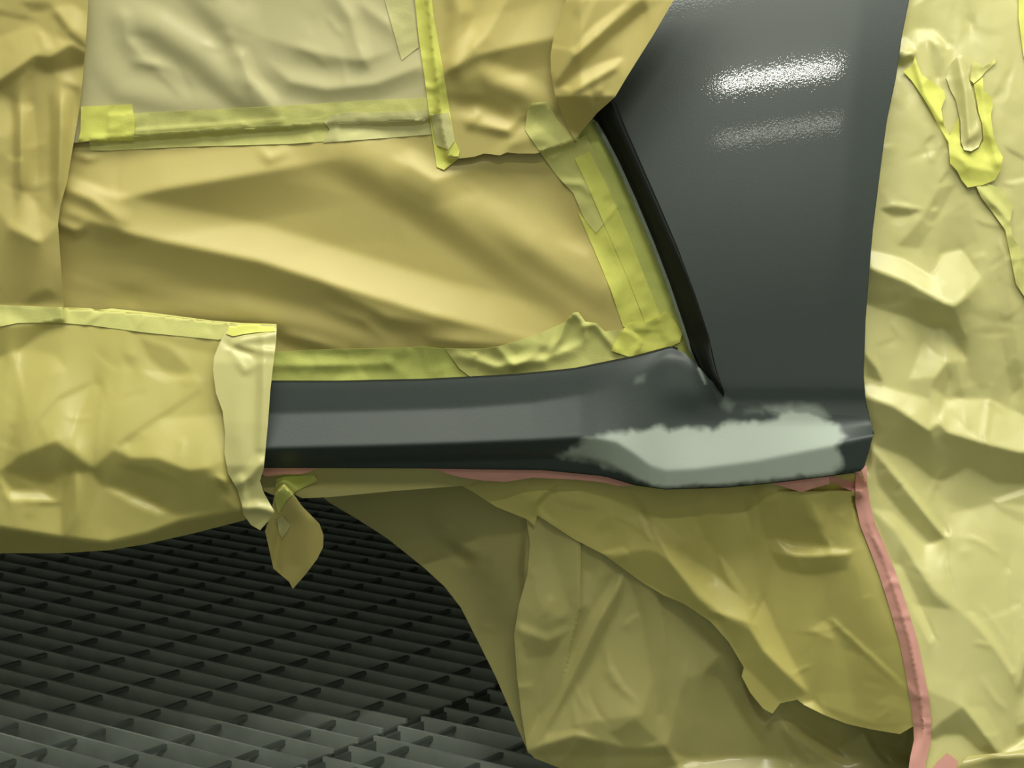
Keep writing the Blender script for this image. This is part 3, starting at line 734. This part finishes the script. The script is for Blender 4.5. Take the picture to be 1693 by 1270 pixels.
# -- right hand wheel papers
CLN = [(1424, 790), (1426, 830), (1434, 866), (1450, 905), (1466, 945), (1484, 1000), (1502, 1060), (1512, 1110), (1521, 1160), (1525, 1200), (1525, 1225), (1518, 1255), (1512, 1300), (1505, 1380)]
RT = [(1480, -110), (2150, -110), (2150, 1390)] + CLN[::-1] + [(1385, 780), (1385, 600), (1395, 450), (1410, 300), (1430, 180), (1450, 60)]
a = relief([
 ([(1480,-140),(1582,-140),(1582,20),(1572,78),(1545,50),(1512,46),(1486,66)],-.10),
 ([(1592,-20),(1605,-20),(1612,35),(1605,42),(1598,30)],-.2),
 ([(1512,46),(1545,50),(1537,66),(1515,72)],.16), ([(1545,50),(1572,78),(1565,82),(1540,62)],.25),
 ([(1480,86),(1512,90),(1510,99),(1492,110),(1474,106)],-.7), ([(1492,58),(1516,73),(1494,90),(1486,80)],.2), ([(1482,82),(1490,90),(1514,76),(1512,88),(1492,97)],.45),
 ([(1537,66),(1553,80),(1560,100),(1556,130),(1545,128),(1538,100)],-.25), ([(1528,70),(1537,66),(1540,128),(1530,126)],.12),
 ([(1522,245),(1535,225),(1550,222),(1530,240)],-.2), ([(1545,262),(1560,235),(1556,256)],-.15), ([(1524,258),(1540,240),(1552,240),(1540,262)],.1),
 ([(1552,300),(1566,280),(1570,284),(1556,306)],-.2),
 ([(1453,345),(1480,341),(1525,347),(1500,358),(1478,358)],-.3), ([(1455,343),(1480,330),(1525,342),(1525,346),(1480,340)],.16), ([(1460,352),(1480,359),(1520,352),(1525,362),(1490,375),(1468,370)],.07),
 ([(1525,360),(1553,310),(1580,305),(1545,370),(1520,412),(1484,406)],-.17), ([(1536,345),(1552,342),(1546,350)],.35), ([(1526,358),(1540,368),(1550,360),(1546,372),(1534,376)],.14),
 ([(1545,370),(1600,330),(1616,400),(1592,411),(1555,419),(1540,452),(1530,430),(1522,410)],-.06),
 ([(1437,412),(1490,425),(1545,458),(1562,492),(1578,504),(1560,500),(1500,466),(1437,441)],.30),
 ([(1545,455),(1555,420),(1590,412),(1622,460),(1605,482),(1578,505),(1562,492)],.24),
 ([(1420,442),(1437,444),(1500,468),(1560,502),(1578,508),(1602,490),(1597,530),(1592,582),(1575,547),(1555,540),(1545,545),(1500,525),(1420,500)],-.34),
 ([(1510,490),(1575,512),(1590,535),(1550,546),(1515,532)],-.16),
 ([(1437,505),(1500,527),(1530,560),(1505,620),(1470,645),(1437,600)],.0),
 ([(1525,565),(1567,596),(1545,625),(1503,627)],.17), ([(1555,540),(1595,590),(1570,600),(1535,566)],.08), ([(1558,540),(1597,592),(1597,560),(1586,536)],-.28), ([(1545,626),(1567,598),(1573,620),(1562,655),(1540,640)],-.2),
 ([(1430,585),(1452,612),(1458,632),(1430,622)],-.35), ([(1445,585),(1457,600),(1460,630),(1452,612)],.15),
 ([(1650,400),(1662,420),(1690,640),(1672,655),(1655,560)],-.22), ([(1606,484),(1600,620),(1625,645),(1628,470)],-.07), ([(1560,600),(1600,600),(1598,660),(1575,655)],-.1),
 ([(1425,636),(1470,640),(1535,660),(1546,700),(1537,712),(1480,672),(1425,650)],.24),
 ([(1552,690),(1560,660),(1640,660),(1700,690),(1830,690),(1830,735),(1690,748),(1622,731),(1567,714)],.26),
 ([(1425,655),(1480,674),(1537,714),(1552,700),(1567,716),(1622,733),(1690,750),(1830,738),(1830,800),(1650,800),(1600,772),(1560,795),(1540,790),(1500,757),(1445,737),(1432,700)],-.36),
 ([(1560,796),(1600,775),(1700,790),(1680,815),(1630,835),(1600,842),(1560,832),(1545,810)],-.04), ([(1546,790),(1552,790),(1552,812),(1544,812)],-.2),
 ([(1446,748),(1562,889),(1537,898),(1500,860),(1452,803),(1446,775)],-.34), ([(1446,736),(1454,742),(1570,886),(1562,890)],.42), ([(1454,742),(1500,760),(1570,830),(1610,845),(1650,900),(1570,886)],.06),
 ([(1440,840),(1475,845),(1530,900),(1562,890),(1568,945),(1588,1010),(1545,975),(1505,915),(1485,878)],.22),
 ([(1440,845),(1482,880),(1545,985),(1575,1008),(1510,1000),(1470,920)],-.17), ([(1478,932),(1490,935),(1545,1055),(1539,1067),(1500,990)],.26), ([(1490,935),(1510,980),(1555,1060),(1545,1056)],-.1),
 ([(1570,850),(1640,832),(1700,835),(1830,900),(1830,1000),(1693,1080),(1676,1118),(1640,1062),(1590,1012),(1570,930)],.14),
 ([(1600,1012),(1612,1012),(1640,1048),(1680,1112),(1676,1118),(1640,1065)],.2), ([(1662,940),(1668,940),(1680,1110),(1674,1116)],.2), ([(1693,1070),(1700,1070),(1682,1140),(1676,1120)],.2), ([(1700,1070),(1715,1060),(1690,1160),(1684,1140)],-.25),
 ([(1592,1168),(1640,1230),(1650,1250),(1620,1242),(1590,1215),(1560,1215),(1540,1226),(1532,1212)],-.36), ([(1530,1140),(1592,1168),(1545,1202),(1530,1200)],-.12), ([(1592,1168),(1630,1170),(1665,1240),(1645,1240)],.1),
 ([(1656,1243),(1700,1220),(1830,1210),(1830,1225),(1700,1234),(1665,1250)],.35), ([(1682,1200),(1700,1190),(1700,1214),(1684,1222)],-.3),
 ([(1640,826),(1700,806),(1830,790),(1830,805),(1700,815),(1650,832)],.3), ([(1640,832),(1700,850),(1700,870),(1660,850)],-.12),
 ([(1660,240),(1700,262),(1700,268),(1668,252)],-.18), ([(1660,300),(1700,292),(1700,300),(1670,306)],.2), ([(1640,165),(1660,120),(1672,110),(1650,160)],-.1), ([(1655,175),(1668,130),(1680,100),(1668,160)],.1),
], 1.7, 2.0)
a -= 24 * np.clip((np.interp(VV, [p[1] for p in ARCH], [p[0] for p in ARCH]) - 2 - UU) / 14, 0, 1) * np.clip((790 - VV) / 40, 0, 1)
a += blur(np.interp(VV, [-140, 0, 200, 500, 780, 1000, 1390], [-185, -140, -90, -50, -30, 15, 110]), 45)
folds(a, [([(1640, 640, .4), (1628, 720, 1), (1640, 760, .4)], 3, 10, 10, 1.3),
          ([(1576, 560, .3), (1590, 640, 1), (1600, 700, .4)], 4, 14, 14, 1.3)])
a = a + blur(creases(field(0), (1400, -80, 1720, 1300), 60, 161, 1.7, 30, 130) + crumple((1380, -110, 1815, 1390), 40, 1.0, 61) + crumple((1380, -110, 1815, 800), 20, .35, 62), 1.8)
a = np.where(UU < 1500, np.minimum(a, blur(np.where(UU < 1448, body - 14, a + 40), 10)), a) if False else a
sheet('masking_paper', RT, a, M['kraft_light'], 'large pale crumpled paper covering the wheel arch on the right', 'masking paper', lay='right', step=3.5)

# -- paper below the rear corner, its front drape and the shaded inner sheet
INN = [(522, 812), (640, 806), (780, 790), (900, 800), (960, 900), (960, 1000), (930, 1130), (900, 1240), (874, 1246), (850, 1190), (820, 1120), (790, 1060), (762, 1005), (735, 970), (700, 938), (640, 890), (590, 858), (546, 832)]
a = field(0) + np.interp(UU, [520, 700, 880, 960], [-330, -230, -105, -70]) + np.interp(VV, [800, 1240], [10, -55])
folds(a, [([(730, 880, .3), (760, 900, 1), (790, 925, .4)], 8, 22, 22, -1), ([(740, 905, .4), (770, 925, 1), (800, 928, .4)], -7, 18, 18, -1),
          ([(874, 860, .6), (868, 940, 1), (872, 1000, .8), (860, 1060, .4)], 14, 40, 12, 1.3),
          ([(640, 840, .2), (740, 920, 1), (820, 1050, 1), (860, 1180, .3)], -12, 60, 60, -1)])
a = blur(a + creases(field(0), (560, 830, 900, 1200), 14, 171, 2.0, 40, 130) + crumple((520, 790, 960, 1260), 70, 3, 71), 2.2)
sheet('masking_paper', INN, a, M['kraft_olive'], 'shaded olive paper sloping from under the sill down to the floor', 'masking paper', lay='inner')

SK2 = [(868, 840), (880, 835), (1000, 880), (1130, 930), (1270, 1010), (1400, 1080), (1450, 1120), (1505, 1160), (1536, 1190), (1536, 1390), (1060, 1390), (1000, 1292), (930, 1272), (884, 1254), (872, 1241), (862, 1180), (855, 1120), (850, 1050), (858, 1000), (872, 950), (876, 900)]
a = field(0) + np.interp(VV, [830, 1000, 1250, 1390], [-58, -80, -120, -110]) + np.interp(UU, [850, 1000, 1250, 1500], [-34, -8, 6, 10])
a += relief([
 ([(858,1000),(900,1030),(960,1012),(940,1080),(882,1205),(860,1150)],-.10,-.1), ([(1022,944),(1033,950),(982,1040),(948,1112),(908,1190),(876,1242),(870,1236),(898,1160),(938,1080),(972,1020)],.28),
 ([(1033,955),(1031,985),(986,1078),(942,1152),(905,1204),(950,1113),(988,1032)],-.22), ([(1034,955),(1040,950),(1062,1040),(1076,1130),(1062,1182),(962,1196),(908,1216),(948,1152),(1000,1072),(1029,1000)],.15),
 ([(1042,958),(1092,984),(1100,1080),(1102,1182),(1086,1182),(1076,1110),(1062,1030)],-.16), ([(1094,990),(1106,1000),(1190,1080),(1168,1112),(1130,1122),(1112,1200),(1102,1228),(1104,1100)],.15),
 ([(1092,988),(1098,988),(1107,1100),(1105,1232),(1099,1232),(1101,1100)],.3), ([(1110,985),(1200,1058),(1232,1108),(1226,1132),(1262,1232),(1280,1256),(1240,1202),(1190,1122),(1165,1112),(1190,1080)],-.36),
 ([(1223,1110),(1231,1106),(1230,1130),(1252,1165),(1277,1182),(1266,1202),(1254,1190),(1231,1150)],.42), ([(1255,1180),(1278,1182),(1264,1206)],.3), ([(1280,1172),(1312,1194),(1362,1224),(1424,1262),(1400,1272),(1340,1234),(1298,1206)],.36),
 ([(1290,1206),(1340,1236),(1372,1264),(1330,1264),(1304,1242)],-.22), ([(1296,1156),(1345,1176),(1430,1212),(1390,1236),(1320,1194)],-.5), ([(1426,1210),(1432,1210),(1455,1242),(1476,1264),(1466,1266),(1446,1246)],.4), ([(1440,1225),(1470,1230),(1530,1262),(1530,1272),(1480,1262)],.3),
 ([(878,1238),(905,1214),(950,1204),(992,1222),(950,1215),(905,1229)],.28), ([(872,1243),(905,1230),(950,1217),(1040,1237),(1100,1233),(1122,1266),(1000,1305),(888,1260)],-.3), ([(1008,1212),(1050,1188),(1088,1224),(1040,1240)],-.16),
 ([(1101,1235),(1125,1250),(1162,1262),(1130,1270)],.22), ([(1120,1264),(1200,1254),(1262,1250),(1312,1262),(1312,1285),(1130,1290)],.34), ([(1130,1125),(1165,1112),(1242,1216),(1250,1250),(1180,1256),(1112,1232)],.02),
 ([(885,880),(960,925),(950,1000),(930,1022),(895,1005),(880,960)],.09), ([(960,938),(985,950),(976,1007),(965,1000)],.18), ([(985,955),(1022,944),(985,1012)],-.12), ([(852,1024),(905,1046),(960,1020),(955,1034),(905,1060),(852,1040)],.15), ([(855,1040),(905,1060),(950,1040),(910,1085),(870,1090)],-.14),
], 1.7, 2.0)
a = blur(a + creases(field(0), (850, 880, 1500, 1290), 44, 181, 1.9, 40, 150, 1.9, .5) + crumple((840, 830, 1540, 1390), 46, .7, 81), 1.6)
a = over(a, ['inner'], 2)
sheet('masking_paper', SK2, a, M['kraft_olive'], 'lower glossy olive paper with upright folds, beside the floor grating', 'masking paper', lay='skirt', step=3.5)

SK1 = [(690, 770), (800, 772), (900, 772), (1000, 780), (1100, 800), (1250, 795), (1400, 775), (1424, 778), (1440, 820), (1448, 870), (1462, 905), (1478, 950), (1496, 1005), (1513, 1065), (1524, 1115), (1532, 1165), (1530, 1200), (1508, 1202), (1488, 1214), (1440, 1206), (1400, 1197), (1362, 1182), (1330, 1166), (1318, 1157), (1290, 1163), (1277, 1180), (1262, 1172), (1240, 1145), (1226, 1118), (1230, 1104), (1205, 1062), (1175, 1028), (1130, 998), (1096, 984), (1060, 962), (1000, 918), (950, 892), (888, 852), (884, 870), (870, 858), (820, 838), (780, 812), (740, 792)]
a = relief([
 ([(915,802),(922,806),(890,836),(886,858),(880,850),(884,830)],-.5), ([(770,800),(840,800),(880,830),(880,856),(820,835)],-.1), ([(860,800),(884,798),(872,806)],.3),
 ([(886,842),(915,808),(1020,806),(1060,845),(1080,895),(1060,912),(1000,915),(940,880)],.04), ([(886,842),(900,846),(925,868),(900,858)],.2),
 ([(920,825),(985,838),(975,845),(925,835)],-.12), ([(985,870),(1010,850),(1015,872),(990,885)],-.1),
 ([(994,913),(1030,903),(1042,915),(1015,923)],.25),
 ([(995,918),(1040,912),(1080,908),(1110,930),(1160,985),(1200,1022),(1175,1026),(1120,995),(1060,962)],-.22),
 ([(1028,806),(1062,825),(1078,862),(1064,850)],-.25), ([(1062,846),(1080,890),(1074,892),(1056,850)],.25),
 ([(1080,875),(1092,860),(1130,890),(1120,905)],.16),
 ([(1060,830),(1140,820),(1150,850),(1160,880),(1186,915),(1130,895),(1085,866)],.06), ([(1148,842),(1192,822),(1190,880),(1184,917),(1160,886)],-.2),
 ([(1198,822),(1230,845),(1246,930),(1252,1003),(1190,920)],.14), ([(1226,842),(1236,840),(1242,900),(1236,880)],.25),
 ([(1085,880),(1096,884),(1150,930),(1190,955),(1240,1003),(1246,1032),(1180,1012),(1150,985),(1110,930)],.34),
 ([(1187,918),(1192,918),(1252,1003),(1240,1006),(1205,960)],.25), ([(1236,1004),(1252,1000),(1248,1034),(1240,1034)],.2),
 ([(1240,830),(1290,830),(1290,900),(1262,990),(1252,960)],-.10),
 ([(1250,812),(1330,812),(1360,870),(1372,902),(1300,893),(1262,890)],-.26), ([(1318,812),(1372,800),(1368,850),(1352,872)],.12), ([(1375,820),(1420,815),(1428,880),(1398,896),(1374,880)],-.05),
 ([(1352,872),(1358,872),(1378,900),(1372,904)],.3), ([(1380,850),(1400,830),(1415,835),(1395,856)],.12), ([(1376,806),(1384,806),(1372,850),(1368,845)],-.3),
 ([(1283,892),(1310,902),(1380,905),(1410,908),(1402,917),(1330,919),(1300,914)],.42),
 ([(1273,912),(1320,922),(1407,917),(1400,942),(1340,952),(1290,942)],-.26),
 ([(1290,948),(1430,935),(1490,1100),(1480,1150),(1340,1142),(1290,1040)],-.03),
 ([(1262,990),(1282,1040),(1337,1146),(1300,1112),(1264,1078),(1240,1038)],.30),
 ([(1180,1014),(1242,1040),(1264,1080),(1334,1147),(1318,1156),(1290,1160),(1230,1100),(1200,1050)],-.14),
 ([(1340,1040),(1372,1020),(1378,1058),(1360,1050)],.18), ([(1372,1020),(1378,1022),(1505,1136),(1498,1138)],.3), ([(1360,1024),(1372,1024),(1496,1140),(1480,1136)],-.12),
 ([(1445,1163),(1475,1148),(1512,1158),(1508,1180),(1480,1168)],.15), ([(1322,1164),(1345,1158),(1362,1182)],.4), ([(1345,1160),(1440,1195),(1510,1195),(1488,1213),(1400,1197)],-.1),
 ([(1490,1200),(1512,1196),(1516,1206),(1500,1210)],.2), ([(1455,985),(1475,1030),(1485,1060),(1465,1020)],.12),
], 1.6, 2.1)
a += blur(np.interp(VV, [760, 800, 900, 1200], [-18, -22, -44, -70]), 30) + np.interp(UU, [700, 900, 1100, 1300, 1500], [-70, -40, -8, 6, 40])
a = a + blur(creases(field(0), (850, 800, 1500, 1180), 46, 191, 1.8, 30, 120) + crumple((680, 760, 1540, 1220), 36, .8, 91), 1.5)
t_ = np.interp(UU, [440, 1430], [0, 0])
a = np.where(VV < 812, np.minimum(a, body - 6 - np.clip(BOT(UU) - VV, 0, 20) * .0), a)
dcl, _, _ = polydist(UU, VV, CLN)
rto = LAYERS['right'][0] - 4
wc = np.clip(1 - dcl / 110, 0, 1) ** 1.5 * np.clip((VV - 800) / 80, 0, 1)
wc = np.where((UU > np.interp(VV, [p[1] for p in CLN], [p[0] for p in CLN])) & (VV > 800), 1, wc)
a = a * (1 - wc) + (blur(rto, 12) - 3) * wc
a = over(a, ['inner', 'skirt'], 4)
a = np.where((dcl < 16) & (VV > 820), np.minimum(a, rto), a)
sheet('masking_paper', SK1, a, M['kraft_mid'], 'olive paper draped below the pale filler patch, left of the pink strip', 'masking paper', lay='drape', step=3.5)

# small creased bottom sheet in the right corner
BTM = [(1590, 1262), (1600, 1250), (1640, 1246), (1664, 1244), (1693, 1240), (2150, 1236), (2150, 1390), (1560, 1390), (1575, 1290)]
a = conform(['right'], 6, 6); e = field(0)
folds(e, [([(1590, 1262, .6), (1640, 1250, 1), (1815, 1240, 1)], 18, 12, 40, 1.3)]); a += blur(e, 3)
sheet('masking_paper', BTM, a, M['kraft_olive'], 'small olive paper edge in the bottom right corner', 'masking paper', lay='corner')

# -- paper strip under the sill, twisted tail
USL = [(430, 790), (455, 778), (480, 774), (700, 772), (760, 782), (800, 792), (770, 803), (650, 812), (546, 822), (500, 824), (484, 816), (455, 820), (436, 812)]
a = field(-34) + np.interp(VV, [772, 824], [6, -24])
a = blur(a + crumple((420, 760, 900, 840), 40, 2, 101, (2, .6)), 3)
a = np.minimum(a, body - 5) + 0
sheet('masking_paper', USL, a, M['kraft_olive'], 'narrow olive paper strip tucked along under the sill', 'masking paper', lay='usl', step=3.5)
TL = [(454, 815), (470, 800), (484, 816), (500, 838), (528, 866), (535, 885), (534, 905), (524, 925), (505, 950), (484, 974), (478, 962), (466, 952), (452, 940), (446, 912), (438, 878), (448, 850)]
a = field(-8) - np.clip(VV - 810, 0, 170) * .38; folds(a, [([(470, 800, .8), (508, 860, 1), (505, 940, .8), (484, 974, .6)], 16, 40, 36, -1), ([(462, 866, .8), (458, 900, 1), (452, 940, .8)], -16, 16, 10, 1.2)])
a = blur(a, 3)
sheet('masking_paper', TL, a, M['kraft'], 'curled paper tail hanging below the folded sill edge', 'masking paper', lay='tail', step=3.5)
tape([(458, 860), (466, 853), (480, 870), (474, 880), (466, 890), (461, 880)], ['tail'], M['tape_pale'], 'tiny pale tape scrap stuck on the hanging paper tail', lay='scrap', lift=2, step=2.5)
tape([(456, 792), (470, 788), (520, 786), (525, 795), (490, 812), (474, 828), (460, 850), (454, 830)], ['usl', 'tail'], M['tape_green'], 'olive green tape end between the sill strip and the paper tail', lay='tailtape', lift=2, wr=1, seed=19, step=3)

# -- pink tapes
under_sill = np.minimum(body - 1, 60)
pk = blur(np.where(VV > BOT(UU) - 1, sample(body, UU, np.minimum(BOT(UU), VV)) - 4, body - 4), 2) - np.clip(VV - BOT(UU), 0, 60) * .5
tape([(434, 772), (470, 773), (528, 773), (515, 779), (498, 784), (470, 784), (440, 788), (434, 786)], ['usl'], M['pink'], 'pink tape end beside the folded paper edge, under the sill', lay='p0', name='pink_tape', cat='pink tape', ownout=np.maximum(pk, conform(['usl'], 1.5)), step=3)
tape([(660, 772), (700, 773), (830, 773), (900, 774), (970, 778), (1005, 783), (1030, 793), (1046, 803), (1022, 804), (1000, 798), (950, 793), (880, 790), (835, 797), (800, 795), (760, 789), (720, 777)], ['drape', 'usl'], M['pink'], 'pink tape along under the middle of the sill, left of the filler patch', lay='p1', name='pink_tape', cat='pink tape', ownout=np.maximum(pk, conform(['drape', 'usl'], 1.5)), wr=1.2, seed=20, step=3)
tape([(1270, 797), (1330, 790), (1370, 786), (1372, 800), (1350, 806), (1325, 814), (1305, 808)], ['drape'], M['pink'], 'crinkled pink tape under the right end of the filler patch', lay='p2', name='pink_tape', cat='pink tape', ownout=np.maximum(pk, conform(['drape'], 1.5)), wr=1.6, seed=21, cell=10, step=3)
tape([(1362, 790), (1372, 786), (1395, 793), (1420, 800), (1420, 816), (1392, 806)], ['drape', 'p2'], M['pink'], 'short narrow pink tape bridging to the long pink strip', lay='p3', name='pink_tape', cat='pink tape', step=3)
CL = [(1424, 770), (1424, 800), (1426, 830), (1434, 866), (1450, 905), (1466, 945), (1484, 1000), (1502, 1060), (1512, 1110), (1521, 1160), (1525, 1200), (1525, 1225), (1518, 1255), (1512, 1300), (1505, 1380)]
tape(strip(CL, [18, 20, 24, 24, 25, 27, 28, 29, 30, 31, 30, 28, 27, 27, 27]), ['right', 'drape'], M['pink'], 'long pink tape strip running down from the rear corner', lay='p4', name='pink_tape', cat='pink tape', lift=3.5, wr=1.0, seed=22, soft=7,
     extra=[([(1436, 880, .6), (1455, 905, 1), (1475, 940, .7)], 3, 6, 6, 1.3), ([(1500, 1135, .8), (1512, 1148, 1), (1530, 1152, .4)], 4, 10, 14, 1.3), ([(1512, 1196, .8), (1540, 1198, .8)], 3, 10, 6, 1.2), ([(1462, 975, .6), (1476, 962, 1), (1490, 966, .6)], 3, 8, 8, 1.2), ([(1480, 1022, .6), (1506, 1020, .8)], 3, 14, 5, 1.2)])
tape([(1540, 1275), (1548, 1262), (1566, 1245), (1584, 1259), (1578, 1290), (1560, 1320), (1530, 1330)], ['right'], M['pink'], 'small pink tape scrap at the bottom, right of the long pink strip', lay='p5', name='pink_tape', cat='pink tape', lift=5, step=3)

# -- yellow tape loop and tails on the right paper, paper tongue
tape([(1493, 118), (1508, 108), (1513, 92), (1516, 104), (1524, 124), (1540, 134), (1561, 150), (1563, 162), (1556, 180), (1560, 205), (1570, 225), (1585, 195), (1588, 240), (1594, 250), (1606, 252), (1618, 246), (1626, 232), (1624, 205), (1618, 186), (1614, 160), (1610, 140), (1625, 128), (1626, 150), (1640, 162), (1641, 178), (1638, 190), (1642, 222), (1650, 245), (1658, 260), (1655, 280), (1645, 298), (1625, 306), (1600, 310), (1590, 298), (1582, 282), (1571, 270), (1568, 235), (1556, 214), (1546, 196), (1536, 178), (1522, 155), (1508, 134)],
     ['right'], M['tape_bright'], 'bright yellow crumpled tape loop on the right hand paper', lay='r0', lift=6, wr=5, seed=23, cell=26, soft=4, step=3,
     extra=[([(1513, 105, .7), (1530, 160, 1), (1556, 200, .8)], 8, 14, 8, 1.3), ([(1575, 250, .6), (1600, 275, 1), (1650, 285, .6)], 8, 30, 24, 1.3), ([(1622, 140, .8), (1630, 200, 1), (1650, 270, .8)], 8, 14, 14, 1.3)])
sheet('masking_paper', [(1564, 128), (1572, 105), (1586, 90), (1594, 92), (1602, 130), (1612, 165), (1614, 180), (1622, 205), (1624, 228), (1618, 243), (1606, 250), (1594, 248), (1589, 235), (1588, 200), (1580, 165), (1572, 150)],
      blur(conform(['right', 'r0'], 4, 5) + (lambda e: (folds(e, [([(1585, 95, .6), (1596, 150, 1), (1602, 220, 1), (1604, 248, .6)], 16, 22, 18, 1.3), ([(1596, 235, .5), (1612, 222, 1), (1622, 205, .6)], 6, 12, 12, 1.3)]), e)[1])(field(0)), 2),
      M['kraft_light'], 'narrow folded paper tongue standing inside the yellow tape loop', 'masking paper', lay='tongue', step=3)
tape([(1608, 100), (1618, 104), (1624, 112), (1640, 103), (1648, 93), (1646, 104), (1630, 118), (1622, 128), (1610, 138), (1604, 132), (1606, 118)], ['right', 'r0', 'tongue'], M['tape'], 'small olive tape point at the top of the yellow loop', lay='r3', lift=3, wr=3, seed=24, cell=10, step=2.5)
tape([(1614, 308), (1634, 304), (1655, 312), (1668, 330), (1674, 342), (1670, 368), (1674, 392), (1686, 410), (1700, 440), (1730, 500), (1760, 580), (1748, 582), (1700, 500), (1680, 470), (1674, 440), (1668, 410), (1662, 380), (1640, 350), (1622, 326)], ['right'], M['tape'], 'twisted yellow tape tail running down from the loop to the right edge', lay='r1', lift=5, wr=4, seed=25, cell=22, step=3,
     extra=[([(1618, 312, .6), (1650, 345, 1), (1668, 366, .7)], 6, 12, 8, 1.3)])
tape([(1683, -110), (1720, -110), (1716, 60), (1708, 130), (1692, 92), (1684, 30)], ['right'], M['tape_bright'], 'bright yellow tape strip in the top right corner', lay='r2', lift=3, wr=1.5, seed=26, step=3)
